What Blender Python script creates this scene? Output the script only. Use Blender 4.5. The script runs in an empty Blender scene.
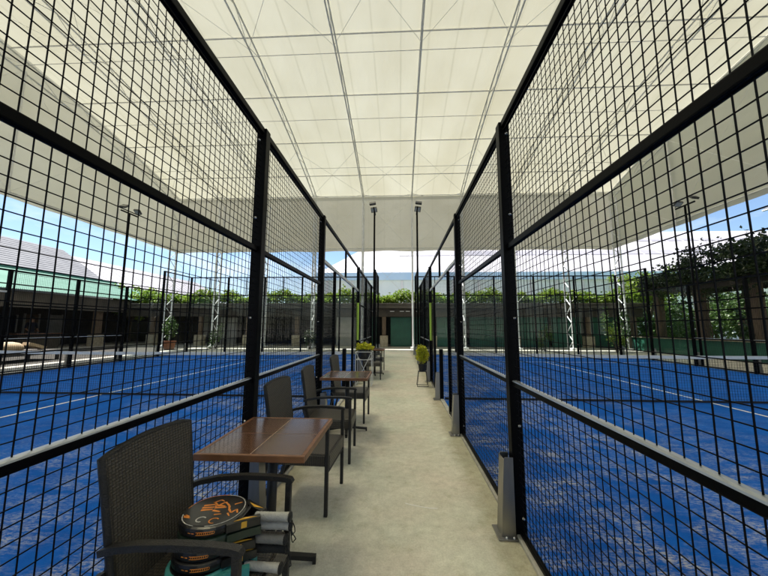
import bpy, bmesh, math, random
from mathutils import Vector, Matrix
random.seed(7)
R = math.radians
scene = bpy.context.scene
C = scene.collection

# ------------------------------------------------------------------ camera
cam_d = bpy.data.cameras.new('camera')
cam = bpy.data.objects.new('camera', cam_d); C.objects.link(cam)
cam_d.sensor_width = 36.0; cam_d.sensor_fit = 'HORIZONTAL'
cam_d.lens = 36.0 * 320.86 / 768.0
cam_d.clip_start = 0.02; cam_d.clip_end = 2000
YAW, PITCH, ROLL, CAM_H = -0.0487, 0.1194, 0.0029, 1.4072
F = Vector((math.sin(YAW)*math.cos(PITCH), math.cos(YAW)*math.cos(PITCH), math.sin(PITCH)))
Rt = F.cross(Vector((0, 0, 1))).normalized(); Up = Rt.cross(F)
R2 = math.cos(ROLL)*Rt + math.sin(ROLL)*Up; U2 = math.cos(ROLL)*Up - math.sin(ROLL)*Rt
cam.matrix_world = Matrix(((R2.x, U2.x, -F.x, 0), (R2.y, U2.y, -F.y, 0), (R2.z, U2.z, -F.z, CAM_H), (0, 0, 0, 1)))
scene.camera = cam

# ------------------------------------------------------------------ world, sun, exposure
SUN_EL, SUN_AZ = R(66), math.atan2(-0.87, 0.50)      # azimuth from +Y towards +X
w = bpy.data.worlds.new('World'); scene.world = w; w.use_nodes = True
nt = w.node_tree; nt.nodes.clear()
def WN(t, **k):
    n = nt.nodes.new(t)
    for a, b in k.items(): setattr(n, a, b)
    return n
sky = WN('ShaderNodeTexSky', sky_type='NISHITA', sun_disc=False, sun_elevation=SUN_EL, sun_rotation=SUN_AZ,
         air_density=1.0, dust_density=0.15, ozone_density=3.0)
tc = WN('ShaderNodeTexCoord')
mp = WN('ShaderNodeMapping'); mp.inputs['Scale'].default_value = (1.0, 1.0, 2.6); mp.inputs['Location'].default_value = (.35, .1, .2)
nz = WN('ShaderNodeTexNoise'); nz.inputs['Scale'].default_value = 2.6; nz.inputs['Detail'].default_value = 7; nz.inputs['Roughness'].default_value = .58
cr = WN('ShaderNodeValToRGB'); cr.color_ramp.elements[0].position = .46; cr.color_ramp.elements[1].position = .74
mx = WN('ShaderNodeMixRGB'); mx.inputs[2].default_value = (6.6, 6.9, 7.4, 1)
bg = WN('ShaderNodeBackground'); bg.inputs[1].default_value = 0.065
out = WN('ShaderNodeOutputWorld')
nt.links.new(tc.outputs['Generated'], mp.inputs[0]); nt.links.new(mp.outputs[0], nz.inputs['Vector'])
nt.links.new(nz.outputs[0], cr.inputs[0]); nt.links.new(cr.outputs[0], mx.inputs[0])
nt.links.new(sky.outputs[0], mx.inputs[1]); nt.links.new(mx.outputs[0], bg.inputs[0]); nt.links.new(bg.outputs[0], out.inputs[0])

sd = bpy.data.lights.new('sun', 'SUN'); sd.energy = 5.0; sd.angle = R(.53); sd.color = (1, .955, .89)
sun = bpy.data.objects.new('sun', sd); C.objects.link(sun)
sdir = Vector((math.sin(SUN_AZ)*math.cos(SUN_EL), math.cos(SUN_AZ)*math.cos(SUN_EL), math.sin(SUN_EL)))
sun.rotation_euler = sdir.to_track_quat('Z', 'Y').to_euler(); sun.location = sdir*60
vs = scene.view_settings
vs.view_transform = 'Standard'; vs.look = 'None'; vs.gamma = 1; vs.use_curve_mapping = False; vs.exposure = 1.56
cy = scene.cycles
cy.max_bounces = 10; cy.diffuse_bounces = 5; cy.glossy_bounces = 4; cy.transmission_bounces = 6; cy.transparent_max_bounces = 24
cy.use_denoising = True; cy.sample_clamp_indirect = 6
cy.caustics_reflective = False; cy.caustics_refractive = True

# ------------------------------------------------------------------ materials
MATS = {}
def mat(name, col, rough=.6, metal=0.0, spec=.5, col2=None, nscale=8, bump=0.0, bscale=None, coat=0.0, detail=4, stretch=(1, 1, 1), lo=.35, hi=.65):
    m = bpy.data.materials.new(name); m.use_nodes = True; t = m.node_tree; b = t.nodes['Principled BSDF']
    b.inputs['Base Color'].default_value = (*col, 1); b.inputs['Roughness'].default_value = rough
    b.inputs['Metallic'].default_value = metal; b.inputs['Specular IOR Level'].default_value = spec
    if coat: b.inputs['Coat Weight'].default_value = coat; b.inputs['Coat Roughness'].default_value = .12
    if col2 or bump:
        g = t.nodes.new('ShaderNodeTexCoord'); mpp = t.nodes.new('ShaderNodeMapping'); mpp.inputs['Scale'].default_value = stretch
        t.links.new(g.outputs['Object'], mpp.inputs[0])
    if col2:
        n = t.nodes.new('ShaderNodeTexNoise'); n.inputs['Scale'].default_value = nscale; n.inputs['Detail'].default_value = detail
        r = t.nodes.new('ShaderNodeValToRGB'); r.color_ramp.elements[0].color = (*col, 1); r.color_ramp.elements[1].color = (*col2, 1)
        r.color_ramp.elements[0].position = lo; r.color_ramp.elements[1].position = hi
        t.links.new(mpp.outputs[0], n.inputs['Vector']); t.links.new(n.outputs[0], r.inputs[0]); t.links.new(r.outputs[0], b.inputs['Base Color'])
    if bump:
        n2 = t.nodes.new('ShaderNodeTexNoise'); n2.inputs['Scale'].default_value = bscale or nscale*4; n2.inputs['Detail'].default_value = 5
        bp = t.nodes.new('ShaderNodeBump'); bp.inputs['Strength'].default_value = bump; bp.inputs['Distance'].default_value = .02
        t.links.new(mpp.outputs[0], n2.inputs['Vector']); t.links.new(n2.outputs[0], bp.inputs['Height']); t.links.new(bp.outputs[0], b.inputs['Normal'])
    MATS[name] = m
    return m

mat('black_paint', (.0025, .0025, .003), .42, spec=.06, bump=.02, bscale=120)
mat('rail_sheen', (.50, .53, .58), .34, metal=.85, col2=(.42, .45, .50), nscale=9)
mat('wire', (.003, .003, .0045), .5, spec=.08)
mat('steel', (.34, .325, .30), .38, metal=1, col2=(.25, .24, .22), nscale=6, stretch=(1, 1, .25), bump=.05, bscale=60)
mat('bolt', (.6, .6, .6), .25, metal=1)
mat('galv', (.58, .585, .57), .5, metal=.1, col2=(.68, .685, .67), nscale=5)
mat('white_steel', (.62, .63, .64), .5, metal=.1, col2=(.74, .75, .76), nscale=5)
mat('kerb', (.30, .29, .265), .8, col2=(.40, .385, .34), nscale=14, bump=.3, bscale=90)
mat('line_paint', (.72, .74, .76), .8, col2=(.5, .55, .62), nscale=30)
mat('lime', (.42, .62, .07), .55, bump=.1, bscale=40)
mat('net_tape', (.62, .63, .64), .75, col2=(.54, .55, .57), nscale=12)
mat('net_cord', (.008, .01, .014), .8)
mat('wood_top', (.105, .052, .032), .2, col2=(.150, .074, .044), nscale=7, stretch=(1, 9, 1), bump=.03, bscale=40, coat=.5)
mat('wood_edge', (.24, .105, .042), .42, col2=(.17, .07, .028), nscale=9, stretch=(1, 6, 1), bump=.08, bscale=60)
mat('table_joint', (.55, .40, .28), .5)
mat('dark_metal', (.014, .013, .012), .45, spec=.4)
mat('chair_frame', (.012, .010, .0085), .5, bump=.35, bscale=160)
mat('racket_black', (.010, .010, .011), .28, coat=.3)
mat('racket_green', (.016, .034, .020), .35, coat=.2)
mat('racket_teal', (.07, .36, .33), .38, coat=.2)
mat('orange', (.75, .25, .035), .45)
mat('print_white', (.6, .58, .55), .5)
mat('yellow', (.78, .42, .04), .45)
mat('grip_white', (.46, .45, .42), .8, bump=.4, bscale=150, col2=(.34, .33, .31), nscale=25)
mat('grip_grey', (.16, .16, .15), .75, bump=.3, bscale=150, col2=(.22, .21, .2), nscale=25)
mat('grip_black', (.012, .012, .012), .8, bump=.3, bscale=150)
mat('concrete_plain', (.33, .31, .27), .9, col2=(.42, .40, .35), nscale=.7, bump=.1, bscale=30, detail=8)
mat('stone', (.36, .32, .24), .9, col2=(.24, .20, .14), nscale=6, bump=.6, bscale=12)
mat('brown_post', (.12, .082, .052), .8, col2=(.075, .05, .032), nscale=6, stretch=(4, 4, .6), bump=.3, bscale=20)
mat('fascia', (.105, .090, .073), .85, col2=(.065, .057, .047), nscale=1.4, bump=.2, bscale=12, detail=7)
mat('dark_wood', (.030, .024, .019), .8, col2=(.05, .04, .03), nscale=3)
mat('green_door', (.012, .085, .055), .55, col2=(.009, .066, .044), nscale=2, bump=.05, bscale=20)
mat('wall_grey', (.30, .29, .27), .9, col2=(.24, .235, .22), nscale=2, bump=.1, bscale=25)
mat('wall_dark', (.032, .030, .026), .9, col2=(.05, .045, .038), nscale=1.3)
mat('wall_white', (.66, .66, .66), .85, col2=(.56, .57, .58), nscale=1.1)
mat('window_glass', (.02, .025, .03), .12, spec=.6)
mat('green_roof', (.052, .150, .115), .75, spec=.2, col2=(.075, .18, .145), nscale=.8, detail=6)
mat('grey_tiles', (.12, .125, .14), .85, col2=(.155, .16, .175), nscale=1.5, bump=.3, bscale=12)
mat('white_roof', (.33, .32, .345), .6, col2=(.40, .39, .41), nscale=.35, detail=7)
mat('grey_roof_band', (.25, .245, .28), .6)
mat('blue_band', (.42, .60, .78), .6, col2=(.50, .66, .80), nscale=.6)
mat('pale_wall', (.60, .68, .68), .8, col2=(.68, .74, .72), nscale=.5)
mat('bark', (.10, .075, .05), .9, col2=(.05, .038, .026), nscale=9, stretch=(3, 3, .6), bump=.7, bscale=25)
mat('dark_brown', (.022, .020, .016), .95, col2=(.035, .030, .022), nscale=3, bump=.5, bscale=20)
mat('lawn', (.10, .16, .035), .95, col2=(.15, .20, .055), nscale=3, bump=.6, bscale=60)
mat('terracotta', (.30, .11, .05), .8, col2=(.22, .08, .04), nscale=8)
mat('pot_black', (.012, .012, .012), .5, bump=.1, bscale=30)
mat('stand_white', (.62, .62, .60), .45)
mat('beige', (.44, .34, .22), .8, col2=(.37, .28, .18), nscale=5)
mat('skin', (.34, .19, .13), .55, col2=(.31, .17, .115), nscale=20)
mat('navy_cloth', (.012, .014, .028), .9, bump=.3, bscale=40)
mat('grey_cloth', (.04, .04, .045), .9, bump=.3, bscale=40)
mat('hair', (.010, .008, .007), .6, bump=.5, bscale=80)
mat('lamp_lens', (.30, .34, .36), .2, spec=.6)
mat('lamp_body', (.035, .037, .04), .45)
mat('tube_white', (.7, .7, .7), .4)

def leafmat(name, c1, c2, transl=.35):
    m = bpy.data.materials.new(name); m.use_nodes = True; t = m.node_tree; b = t.nodes['Principled BSDF']; o = t.nodes['Material Output']
    g = t.nodes.new('ShaderNodeTexCoord'); n = t.nodes.new('ShaderNodeTexNoise'); n.inputs['Scale'].default_value = 3.1; n.inputs['Detail'].default_value = 5
    r = t.nodes.new('ShaderNodeValToRGB'); r.color_ramp.elements[0].position = .38; r.color_ramp.elements[1].position = .64
    r.color_ramp.elements[0].color = (*c1, 1); r.color_ramp.elements[1].color = (*c2, 1)
    t.links.new(g.outputs['Object'], n.inputs['Vector']); t.links.new(n.outputs[0], r.inputs[0]); t.links.new(r.outputs[0], b.inputs['Base Color'])
    b.inputs['Roughness'].default_value = .45
    tr = t.nodes.new('ShaderNodeBsdfTranslucent'); t.links.new(r.outputs[0], tr.inputs[0])
    ms = t.nodes.new('ShaderNodeMixShader'); ms.inputs[0].default_value = transl
    t.links.new(b.outputs[0], ms.inputs[1]); t.links.new(tr.outputs[0], ms.inputs[2]); t.links.new(ms.outputs[0], o.inputs['Surface'])
    MATS[name] = m
leafmat('leaf_mid', (.030, .075, .014), (.075, .13, .028))
leafmat('leaf_light', (.12, .22, .02), (.24, .32, .045), .5)
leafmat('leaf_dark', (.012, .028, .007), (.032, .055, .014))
leafmat('leaf_yellow', (.42, .44, .02), (.72, .66, .035))

def fabric(name, col, transl, tcol, fwd=0.0):
    m = bpy.data.materials.new(name); m.use_nodes = True; t = m.node_tree; b = t.nodes['Principled BSDF']; o = t.nodes['Material Output']
    g = t.nodes.new('ShaderNodeTexCoord'); n = t.nodes.new('ShaderNodeTexNoise'); n.inputs['Scale'].default_value = .45; n.inputs['Detail'].default_value = 8
    mpp = t.nodes.new('ShaderNodeMapping'); mpp.inputs['Scale'].default_value = (1, .5, 1)
    r = t.nodes.new('ShaderNodeValToRGB'); r.color_ramp.elements[0].position = .3; r.color_ramp.elements[1].position = .7
    r.color_ramp.elements[0].color = (*[c*.88 for c in col], 1); r.color_ramp.elements[1].color = (*col, 1)
    r2 = t.nodes.new('ShaderNodeValToRGB'); r2.color_ramp.elements[0].position = .3; r2.color_ramp.elements[1].position = .7
    r2.color_ramp.elements[0].color = (tcol[0]*.86, tcol[1]*.84, tcol[2]*.78, 1); r2.color_ramp.elements[1].color = (*tcol, 1)
    t.links.new(g.outputs['Object'], mpp.inputs[0]); t.links.new(mpp.outputs[0], n.inputs['Vector'])
    t.links.new(n.outputs[0], r.inputs[0]); t.links.new(n.outputs[0], r2.inputs[0])
    # welded seams every 1.09 m across, a doubled strip of cloth
    sx = t.nodes.new('ShaderNodeSeparateXYZ'); t.links.new(g.outputs['Object'], sx.inputs[0])
    def mth(op, a, v=None):
        q = t.nodes.new('ShaderNodeMath'); q.operation = op; t.links.new(a, q.inputs[0])
        if v is not None: q.inputs[1].default_value = v
        return q.outputs[0]
    sm = mth('LESS_THAN', mth('ABSOLUTE', mth('SUBTRACT', mth('FRACT', mth('MULTIPLY', mth('ADD', sx.outputs[0], 49.67), 1/1.0933)), .5)), .03)
    dk = t.nodes.new('ShaderNodeMixRGB'); dk.blend_type = 'MULTIPLY'; dk.inputs[2].default_value = (.86, .86, .84, 1); t.links.new(sm, dk.inputs[0]); t.links.new(r2.outputs[0], dk.inputs[1])
    wn = t.nodes.new('ShaderNodeTexNoise'); wn.inputs['Scale'].default_value = 1.4; wn.inputs['Detail'].default_value = 4; t.links.new(mpp.outputs[0], wn.inputs['Vector'])
    bp = t.nodes.new('ShaderNodeBump'); bp.inputs['Strength'].default_value = .35; bp.inputs['Distance'].default_value = .12; t.links.new(wn.outputs[0], bp.inputs['Height']); t.links.new(bp.outputs[0], b.inputs['Normal'])
    t.links.new(r.outputs[0], b.inputs['Base Color']); b.inputs['Roughness'].default_value = .7; b.inputs['Specular IOR Level'].default_value = .2
    tr = t.nodes.new('ShaderNodeBsdfTranslucent'); t.links.new(dk.outputs[0], tr.inputs[0]); t.links.new(bp.outputs[0], tr.inputs['Normal'])
    ms = t.nodes.new('ShaderNodeMixShader'); ms.inputs[0].default_value = transl
    t.links.new(b.outputs[0], ms.inputs[1]); t.links.new(tr.outputs[0], ms.inputs[2]); t.links.new(ms.outputs[0], o.inputs['Surface'])
    if fwd:                                   # coated weave also scatters light onward, about its own direction
        rb = t.nodes.new('ShaderNodeBsdfRefraction'); rb.inputs['Roughness'].default_value = .72; rb.inputs['IOR'].default_value = 1.22
        t.links.new(dk.outputs[0], rb.inputs[0]); m2 = t.nodes.new('ShaderNodeMixShader'); m2.inputs[0].default_value = fwd
        t.links.new(ms.outputs[0], m2.inputs[1]); t.links.new(rb.outputs[0], m2.inputs[2]); t.links.new(m2.outputs[0], o.inputs['Surface'])
    MATS[name] = m
fabric('membrane', (.69, .675, .58), .285, (.60, .575, .43), .22)
fabric('skirt_fabric', (.56, .55, .48), .235, (.52, .505, .41))

def glassmat():
    m = bpy.data.materials.new('court_glass'); m.use_nodes = True; t = m.node_tree; t.nodes.clear()
    o = t.nodes.new('ShaderNodeOutputMaterial'); tr = t.nodes.new('ShaderNodeBsdfTransparent'); tr.inputs[0].default_value = (.93, .965, .95, 1)
    gl = t.nodes.new('ShaderNodeBsdfGlossy'); gl.inputs['Roughness'].default_value = .02; gl.inputs[0].default_value = (.9, .9, .9, 1)
    lw = t.nodes.new('ShaderNodeLayerWeight'); lw.inputs[0].default_value = .5; ms = t.nodes.new('ShaderNodeMixShader')
    pw = t.nodes.new('ShaderNodeMath'); pw.operation = 'POWER'; pw.inputs[1].default_value = 5
    ml = t.nodes.new('ShaderNodeMath'); ml.operation = 'MULTIPLY_ADD'; ml.inputs[1].default_value = .85; ml.inputs[2].default_value = .012
    t.links.new(lw.outputs['Facing'], pw.inputs[0]); t.links.new(pw.outputs[0], ml.inputs[0]); t.links.new(ml.outputs[0], ms.inputs[0]); t.links.new(tr.outputs[0], ms.inputs[1]); t.links.new(gl.outputs[0], ms.inputs[2]); t.links.new(ms.outputs[0], o.inputs[0])
    MATS['court_glass'] = m
glassmat()

def weave(name, ax, ay):
    """basket weave of flat synthetic cane; ax, ay pick the two object axes that span the panel"""
    m = bpy.data.materials.new(name); m.use_nodes = True; t = m.node_tree; b = t.nodes['Principled BSDF']
    N = t.nodes.new; Lk = t.links.new
    g = N('ShaderNodeTexCoord'); s = N('ShaderNodeSeparateXYZ'); Lk(g.outputs['Object'], s.inputs[0])
    def M(op, a, bb=None):
        n = N('ShaderNodeMath'); n.operation = op
        for i, v in enumerate((a, bb)):
            if v is None: continue
            if isinstance(v, (int, float)): n.inputs[i].default_value = v
            else: Lk(v, n.inputs[i])
        return n.outputs[0]
    u = M('MULTIPLY', s.outputs[ax], 1/.0165); v = M('MULTIPLY', s.outputs[ay], 1/.0115)
    cu, cv = M('FLOOR', u), M('FLOOR', v)
    par = M('MODULO', M('ABSOLUTE', M('ADD', cu, cv)), 2.0)
    fu = M('ABSOLUTE', M('SUBTRACT', M('FRACT', u), .5)); fv = M('ABSOLUTE', M('SUBTRACT', M('FRACT', v), .5))
    hu = M('SUBTRACT', 1.0, M('POWER', M('MULTIPLY', fu, 2.0), 2.0)); hv = M('SUBTRACT', 1.0, M('POWER', M('MULTIPLY', fv, 2.0), 2.0))
    a = M('MULTIPLY', hu, par); c = M('MULTIPLY', hv, M('SUBTRACT', 1.0, par)); hgt = M('ADD', a, c)
    edge = M('MULTIPLY', hgt, M('MINIMUM', M('MULTIPLY', M('SUBTRACT', .5, fu), 8.0), 1.0)); edge = M('MULTIPLY', edge, M('MINIMUM', M('MULTIPLY', M('SUBTRACT', .5, fv), 8.0), 1.0))
    n1 = N('ShaderNodeTexNoise'); n1.inputs['Scale'].default_value = 35; n1.inputs['Detail'].default_value = 3; Lk(g.outputs['Object'], n1.inputs['Vector'])
    r = N('ShaderNodeValToRGB'); r.color_ramp.elements[0].position = .0; r.color_ramp.elements[1].position = .85
    r.color_ramp.elements[0].color = (.004, .0035, .003, 1); r.color_ramp.elements[1].color = (.088, .073, .052, 1)
    mm = M('MULTIPLY', edge, M('ADD', .55, n1.outputs[0])); Lk(mm, r.inputs[0]); Lk(r.outputs[0], b.inputs['Base Color'])  # highlight on strand crowns and shade in the gaps painted into the colour
    bp = N('ShaderNodeBump'); bp.inputs['Strength'].default_value = .8; bp.inputs['Distance'].default_value = .003
    Lk(edge, bp.inputs['Height']); Lk(bp.outputs[0], b.inputs['Normal']); b.inputs['Roughness'].default_value = .42
    MATS[name] = m
weave('weave_back', 1, 2); weave('weave_seat', 1, 0); weave('weave_side', 0, 2)

def turf():
    m = bpy.data.materials.new('blue_turf'); m.use_nodes = True; t = m.node_tree; b = t.nodes['Principled BSDF']; N = t.nodes.new; Lk = t.links.new
    g = N('ShaderNodeTexCoord')
    def noise(sc, det, st=(1, 1, 1), rough=.5):
        mp_ = N('ShaderNodeMapping'); mp_.inputs['Scale'].default_value = st; mp_.inputs['Rotation'].default_value = (0, 0, R(12)); Lk(g.outputs['Object'], mp_.inputs[0])
        n = N('ShaderNodeTexNoise'); n.inputs['Scale'].default_value = sc; n.inputs['Detail'].default_value = det; n.inputs['Roughness'].default_value = rough; Lk(mp_.outputs[0], n.inputs['Vector']); return n.outputs[0]
    def ramp(i, p0, p1, c0=(0, 0, 0), c1=(1, 1, 1)):
        r = N('ShaderNodeValToRGB'); r.color_ramp.elements[0].position = p0; r.color_ramp.elements[1].position = p1
        r.color_ramp.elements[0].color = (*c0, 1); r.color_ramp.elements[1].color = (*c1, 1); Lk(i, r.inputs[0]); return r.outputs[0]
    base = ramp(noise(2.2, 8, (1, 1, 1), .65), .3, .72, (.004, .066, .31), (.007, .105, .46))
    streak = ramp(noise(3.0, 6, (1.0, 2.4, 1), .65), .40, .58)
    clump = ramp(noise(1.2, 4), .38, .60)
    fine = ramp(noise(21, 8, (1.0, 2.2, 1), .78), .45, .58)
    mu = N('ShaderNodeMath'); mu.operation = 'MULTIPLY'; Lk(streak, mu.inputs[0]); Lk(clump, mu.inputs[1])
    mu2 = N('ShaderNodeMath'); mu2.operation = 'MULTIPLY'; Lk(mu.outputs[0], mu2.inputs[0]); Lk(fine, mu2.inputs[1])
    # sand gathers along the corridor fence (local x near 0)
    s = N('ShaderNodeSeparateXYZ'); Lk(g.outputs['Object'], s.inputs[0]); ab = N('ShaderNodeMath'); ab.operation = 'ABSOLUTE'; Lk(s.outputs[0], ab.inputs[0])
    fall = N('ShaderNodeMapRange'); fall.inputs[1].default_value = .2; fall.inputs[2].default_value = 4.2; fall.inputs[3].default_value = 1.0; fall.inputs[4].default_value = .07; Lk(ab.outputs[0], fall.inputs[0])
    mu3 = N('ShaderNodeMath'); mu3.operation = 'MULTIPLY'; Lk(mu2.outputs[0], mu3.inputs[0]); Lk(fall.outputs[0], mu3.inputs[1])
    mx = N('ShaderNodeMixRGB'); mx.inputs[2].default_value = (.56, .53, .43, 1); Lk(mu3.outputs[0], mx.inputs[0]); Lk(base, mx.inputs[1]); Lk(mx.outputs[0], b.inputs['Base Color'])
    b.inputs['Roughness'].default_value = .9; b.inputs['Specular IOR Level'].default_value = .06
    bp = N('ShaderNodeBump'); bp.inputs['Strength'].default_value = .5; bp.inputs['Distance'].default_value = .01; Lk(noise(120, 4), bp.inputs['Height']); Lk(bp.outputs[0], b.inputs['Normal'])
    MATS['blue_turf'] = m
turf()

def walk():
    m = bpy.data.materials.new('walk_concrete'); m.use_nodes = True; t = m.node_tree; b = t.nodes['Principled BSDF']; N = t.nodes.new; Lk = t.links.new
    g = N('ShaderNodeTexCoord')
    def noise(sc, det, rough=.6, st=(1, 1, 1)):
        mp_ = N('ShaderNodeMapping'); mp_.inputs['Scale'].default_value = st; Lk(g.outputs['Object'], mp_.inputs[0])
        n = N('ShaderNodeTexNoise'); n.inputs['Scale'].default_value = sc; n.inputs['Detail'].default_value = det; n.inputs['Roughness'].default_value = rough; Lk(mp_.outputs[0], n.inputs['Vector']); return n.outputs[0]
    def ramp(i, p0, p1, c0, c1):
        r = N('ShaderNodeValToRGB'); r.color_ramp.elements[0].position = p0; r.color_ramp.elements[1].position = p1
        r.color_ramp.elements[0].color = (*c0, 1); r.color_ramp.elements[1].color = (*c1, 1); Lk(i, r.inputs[0]); return r.outputs[0]
    base = ramp(noise(1.3, 10, .72), .28, .72, (.50, .482, .428), (.71, .682, .622))
    tint = ramp(noise(.9, 5, .6), .35, .65, (.94, 1.0, .95), (1.03, .975, .95))
    spots = ramp(noise(7, 6, .7), .54, .72, (1, 1, 1), (.78, .78, .70))
    mott = ramp(noise(13, 9, .8), .36, .64, (.82, .82, .80), (1.08, 1.08, 1.07))
    grain = ramp(noise(90, 4, .7), .32, .62, (.86, .855, .84), (1.04, 1.04, 1.04))
    pale = ramp(noise(3.1, 8, .75, (1, .5, 1)), .62, .72, (0, 0, 0), (1, 1, 1))
    def mul(a, c):
        x = N('ShaderNodeMixRGB'); x.blend_type = 'MULTIPLY'; x.inputs[0].default_value = 1; Lk(a, x.inputs[1]); Lk(c, x.inputs[2]); return x.outputs[0]
    c = mul(mul(mul(mul(base, spots), grain), tint), mott)
    # dirt gathered along the fence footings
    s = N('ShaderNodeSeparateXYZ'); Lk(g.outputs['Object'], s.inputs[0])
    off = N('ShaderNodeMath'); off.operation = 'ADD'; off.inputs[1].default_value = .147; Lk(s.outputs[0], off.inputs[0])
    ab = N('ShaderNodeMath'); ab.operation = 'ABSOLUTE'; Lk(off.outputs[0], ab.inputs[0])
    nn = N('ShaderNodeMath'); nn.operation = 'MULTIPLY_ADD'; nn.inputs[1].default_value = .35; Lk(noise(5, 6, .7), nn.inputs[0]); Lk(ab.outputs[0], nn.inputs[2])
    dirt = ramp(nn.outputs[0], .86, 1.22, (1, 1, 1), (.70, .675, .60)); c = mul(c, dirt)
    mx = N('ShaderNodeMixRGB'); mx.inputs[2].default_value = (.70, .66, .57, 1)
    k = N('ShaderNodeMath'); k.operation = 'MULTIPLY'; k.inputs[1].default_value = .45; Lk(pale, k.inputs[0]); Lk(k.outputs[0], mx.inputs[0]); Lk(c, mx.inputs[1])
    Lk(mx.outputs[0], b.inputs['Base Color']); b.inputs['Roughness'].default_value = .82; b.inputs['Specular IOR Level'].default_value = .3
    bp = N('ShaderNodeBump'); bp.inputs['Strength'].default_value = .35; bp.inputs['Distance'].default_value = .006; Lk(noise(60, 6, .7), bp.inputs['Height']); Lk(bp.outputs[0], b.inputs['Normal'])
    MATS['walk_concrete'] = m
walk()

# ------------------------------------------------------------------ mesh helpers
class MB:
    def __init__(s): s.v = []; s.f = []
    def add(s, vs, fs):
        o = len(s.v); s.v += [tuple(p) for p in vs]; s.f += [tuple(i+o for i in f) for f in fs]; return s
    def box(s, x0, x1, y0, y1, z0, z1):
        return s.add([(x0, y0, z0), (x1, y0, z0), (x1, y1, z0), (x0, y1, z0), (x0, y0, z1), (x1, y0, z1), (x1, y1, z1), (x0, y1, z1)],
                     [(0, 3, 2, 1), (4, 5, 6, 7), (0, 1, 5, 4), (1, 2, 6, 5), (2, 3, 7, 6), (3, 0, 4, 7)])
    def cbox(s, x0, x1, y0, y1, z0, z1, b=.006):
        """box with chamfered edges"""
        bm = bmesh.new(); bmesh.ops.create_cube(bm, size=1)
        for v in bm.verts: v.co = Vector(((x0+x1)/2+v.co.x*(x1-x0), (y0+y1)/2+v.co.y*(y1-y0), (z0+z1)/2+v.co.z*(z1-z0)))
        bmesh.ops.bevel(bm, geom=bm.edges[:], offset=b, segments=2, affect='EDGES', profile=.6)
        bm.verts.index_update(); s.add([v.co[:] for v in bm.verts], [[v.index for v in f.verts] for f in bm.faces]); bm.free(); return s
    def tube(s, p, q, r, n=6, r2=None, cap=True):
        p, q = Vector(p), Vector(q); d = (q-p).normalized(); a = d.orthogonal().normalized(); b = d.cross(a)
        r2 = r if r2 is None else r2
        ring = lambda c, rr: [c+rr*(math.cos(2*math.pi*(i+.5)/n)*a+math.sin(2*math.pi*(i+.5)/n)*b) for i in range(n)]
        fs = [(i, (i+1) % n, n+(i+1) % n, n+i) for i in range(n)]
        if cap: fs += [tuple(range(n-1, -1, -1)), tuple(range(n, 2*n))]
        return s.add(ring(p, r)+ring(q, r2), fs)
    def sweep(s, pts, prof, up=(0, 0, 1)):
        """sweep a closed profile [(side,up)] along points"""
        pts = [Vector(p) for p in pts]; n = len(prof); vs = []; up = Vector(up)
        for i, p in enumerate(pts):
            d = (pts[min(i+1, len(pts)-1)]-pts[max(i-1, 0)]).normalized(); sd = d.cross(up)
            sd = sd.normalized() if sd.length > 1e-4 else d.orthogonal().normalized(); u = sd.cross(d)
            vs += [p+a*sd+b*u for a, b in prof]
        fs = [(i*n+j, i*n+(j+1) % n, (i+1)*n+(j+1) % n, (i+1)*n+j) for i in range(len(pts)-1) for j in range(n)]
        fs += [tuple(range(n-1, -1, -1)), tuple(range((len(pts)-1)*n, len(pts)*n))]
        return s.add(vs, fs)
    def ptube(s, pts, r, n=6, up=(0, 0, 1)):
        return s.sweep(pts, [(r*math.cos(2*math.pi*i/n), r*math.sin(2*math.pi*i/n)) for i in range(n)], up)
    def lathe(s, prof, n=16, c=(0, 0, 0)):
        vs = [(c[0]+r*math.cos(2*math.pi*j/n), c[1]+r*math.sin(2*math.pi*j/n), c[2]+z) for r, z in prof for j in range(n)]
        m = len(prof)
        fs = [(i*n+j, i*n+(j+1) % n, (i+1)*n+(j+1) % n, (i+1)*n+j) for i in range(m-1) for j in range(n)]
        fs += [tuple(range(n-1, -1, -1)), tuple(range((m-1)*n, m*n))]
        return s.add(vs, fs)
    def extrude(s, pts2, f0, f1):
        """polygon pts2 mapped by f0 / f1 to two 3-D rings"""
        n = len(pts2); a = [f0(*p) for p in pts2]; b = [f1(*p) for p in pts2]
        return s.add(a+b, [tuple(range(n-1, -1, -1)), tuple(range(n, 2*n))]+[(i, (i+1) % n, n+(i+1) % n, n+i) for i in range(n)])
    def mesh(s, name, m, smooth=False):
        me = bpy.data.meshes.new(name); me.from_pydata(s.v, [], s.f); me.update()
        bm = bmesh.new(); bm.from_mesh(me); bmesh.ops.recalc_face_normals(bm, faces=bm.faces[:]); bm.to_mesh(me); bm.free()
        me.materials.append(MATS[m])
        if smooth: me.polygons.foreach_set('use_smooth', [True]*len(me.polygons))
        return me
    def build(s, name, m, parent=None, loc=(0, 0, 0), smooth=False, kind=None):
        return inst(name, s.mesh(name, m, smooth), parent, loc, kind)
def inst(name, me, parent=None, loc=(0, 0, 0), kind=None, rz=0, scale=None):
    o = bpy.data.objects.new(name, me); C.objects.link(o); o.location = loc; o.rotation_euler = (0, 0, rz)
    if parent: o.parent = parent
    if kind: o['kind'] = kind
    if scale: o.scale = scale
    return o
def thing(name, label, cat, loc=(0, 0, 0), rz=0, group=None):
    o = bpy.data.objects.new(name, None); C.objects.link(o); o.location = loc; o.rotation_euler = (0, 0, rz); o.empty_display_size = .1
    o['label'] = label; o['category'] = cat
    if group: o['group'] = group
    return o
def tag(o, label, cat, group=None):
    o['label'] = label; o['category'] = cat
    if group: o['group'] = group
    return o
def copy_tree(o, parent=None):
    c = o.copy(); C.objects.link(c); c.parent = parent
    for ch in o.children: copy_tree(ch, c)
    return c
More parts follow.
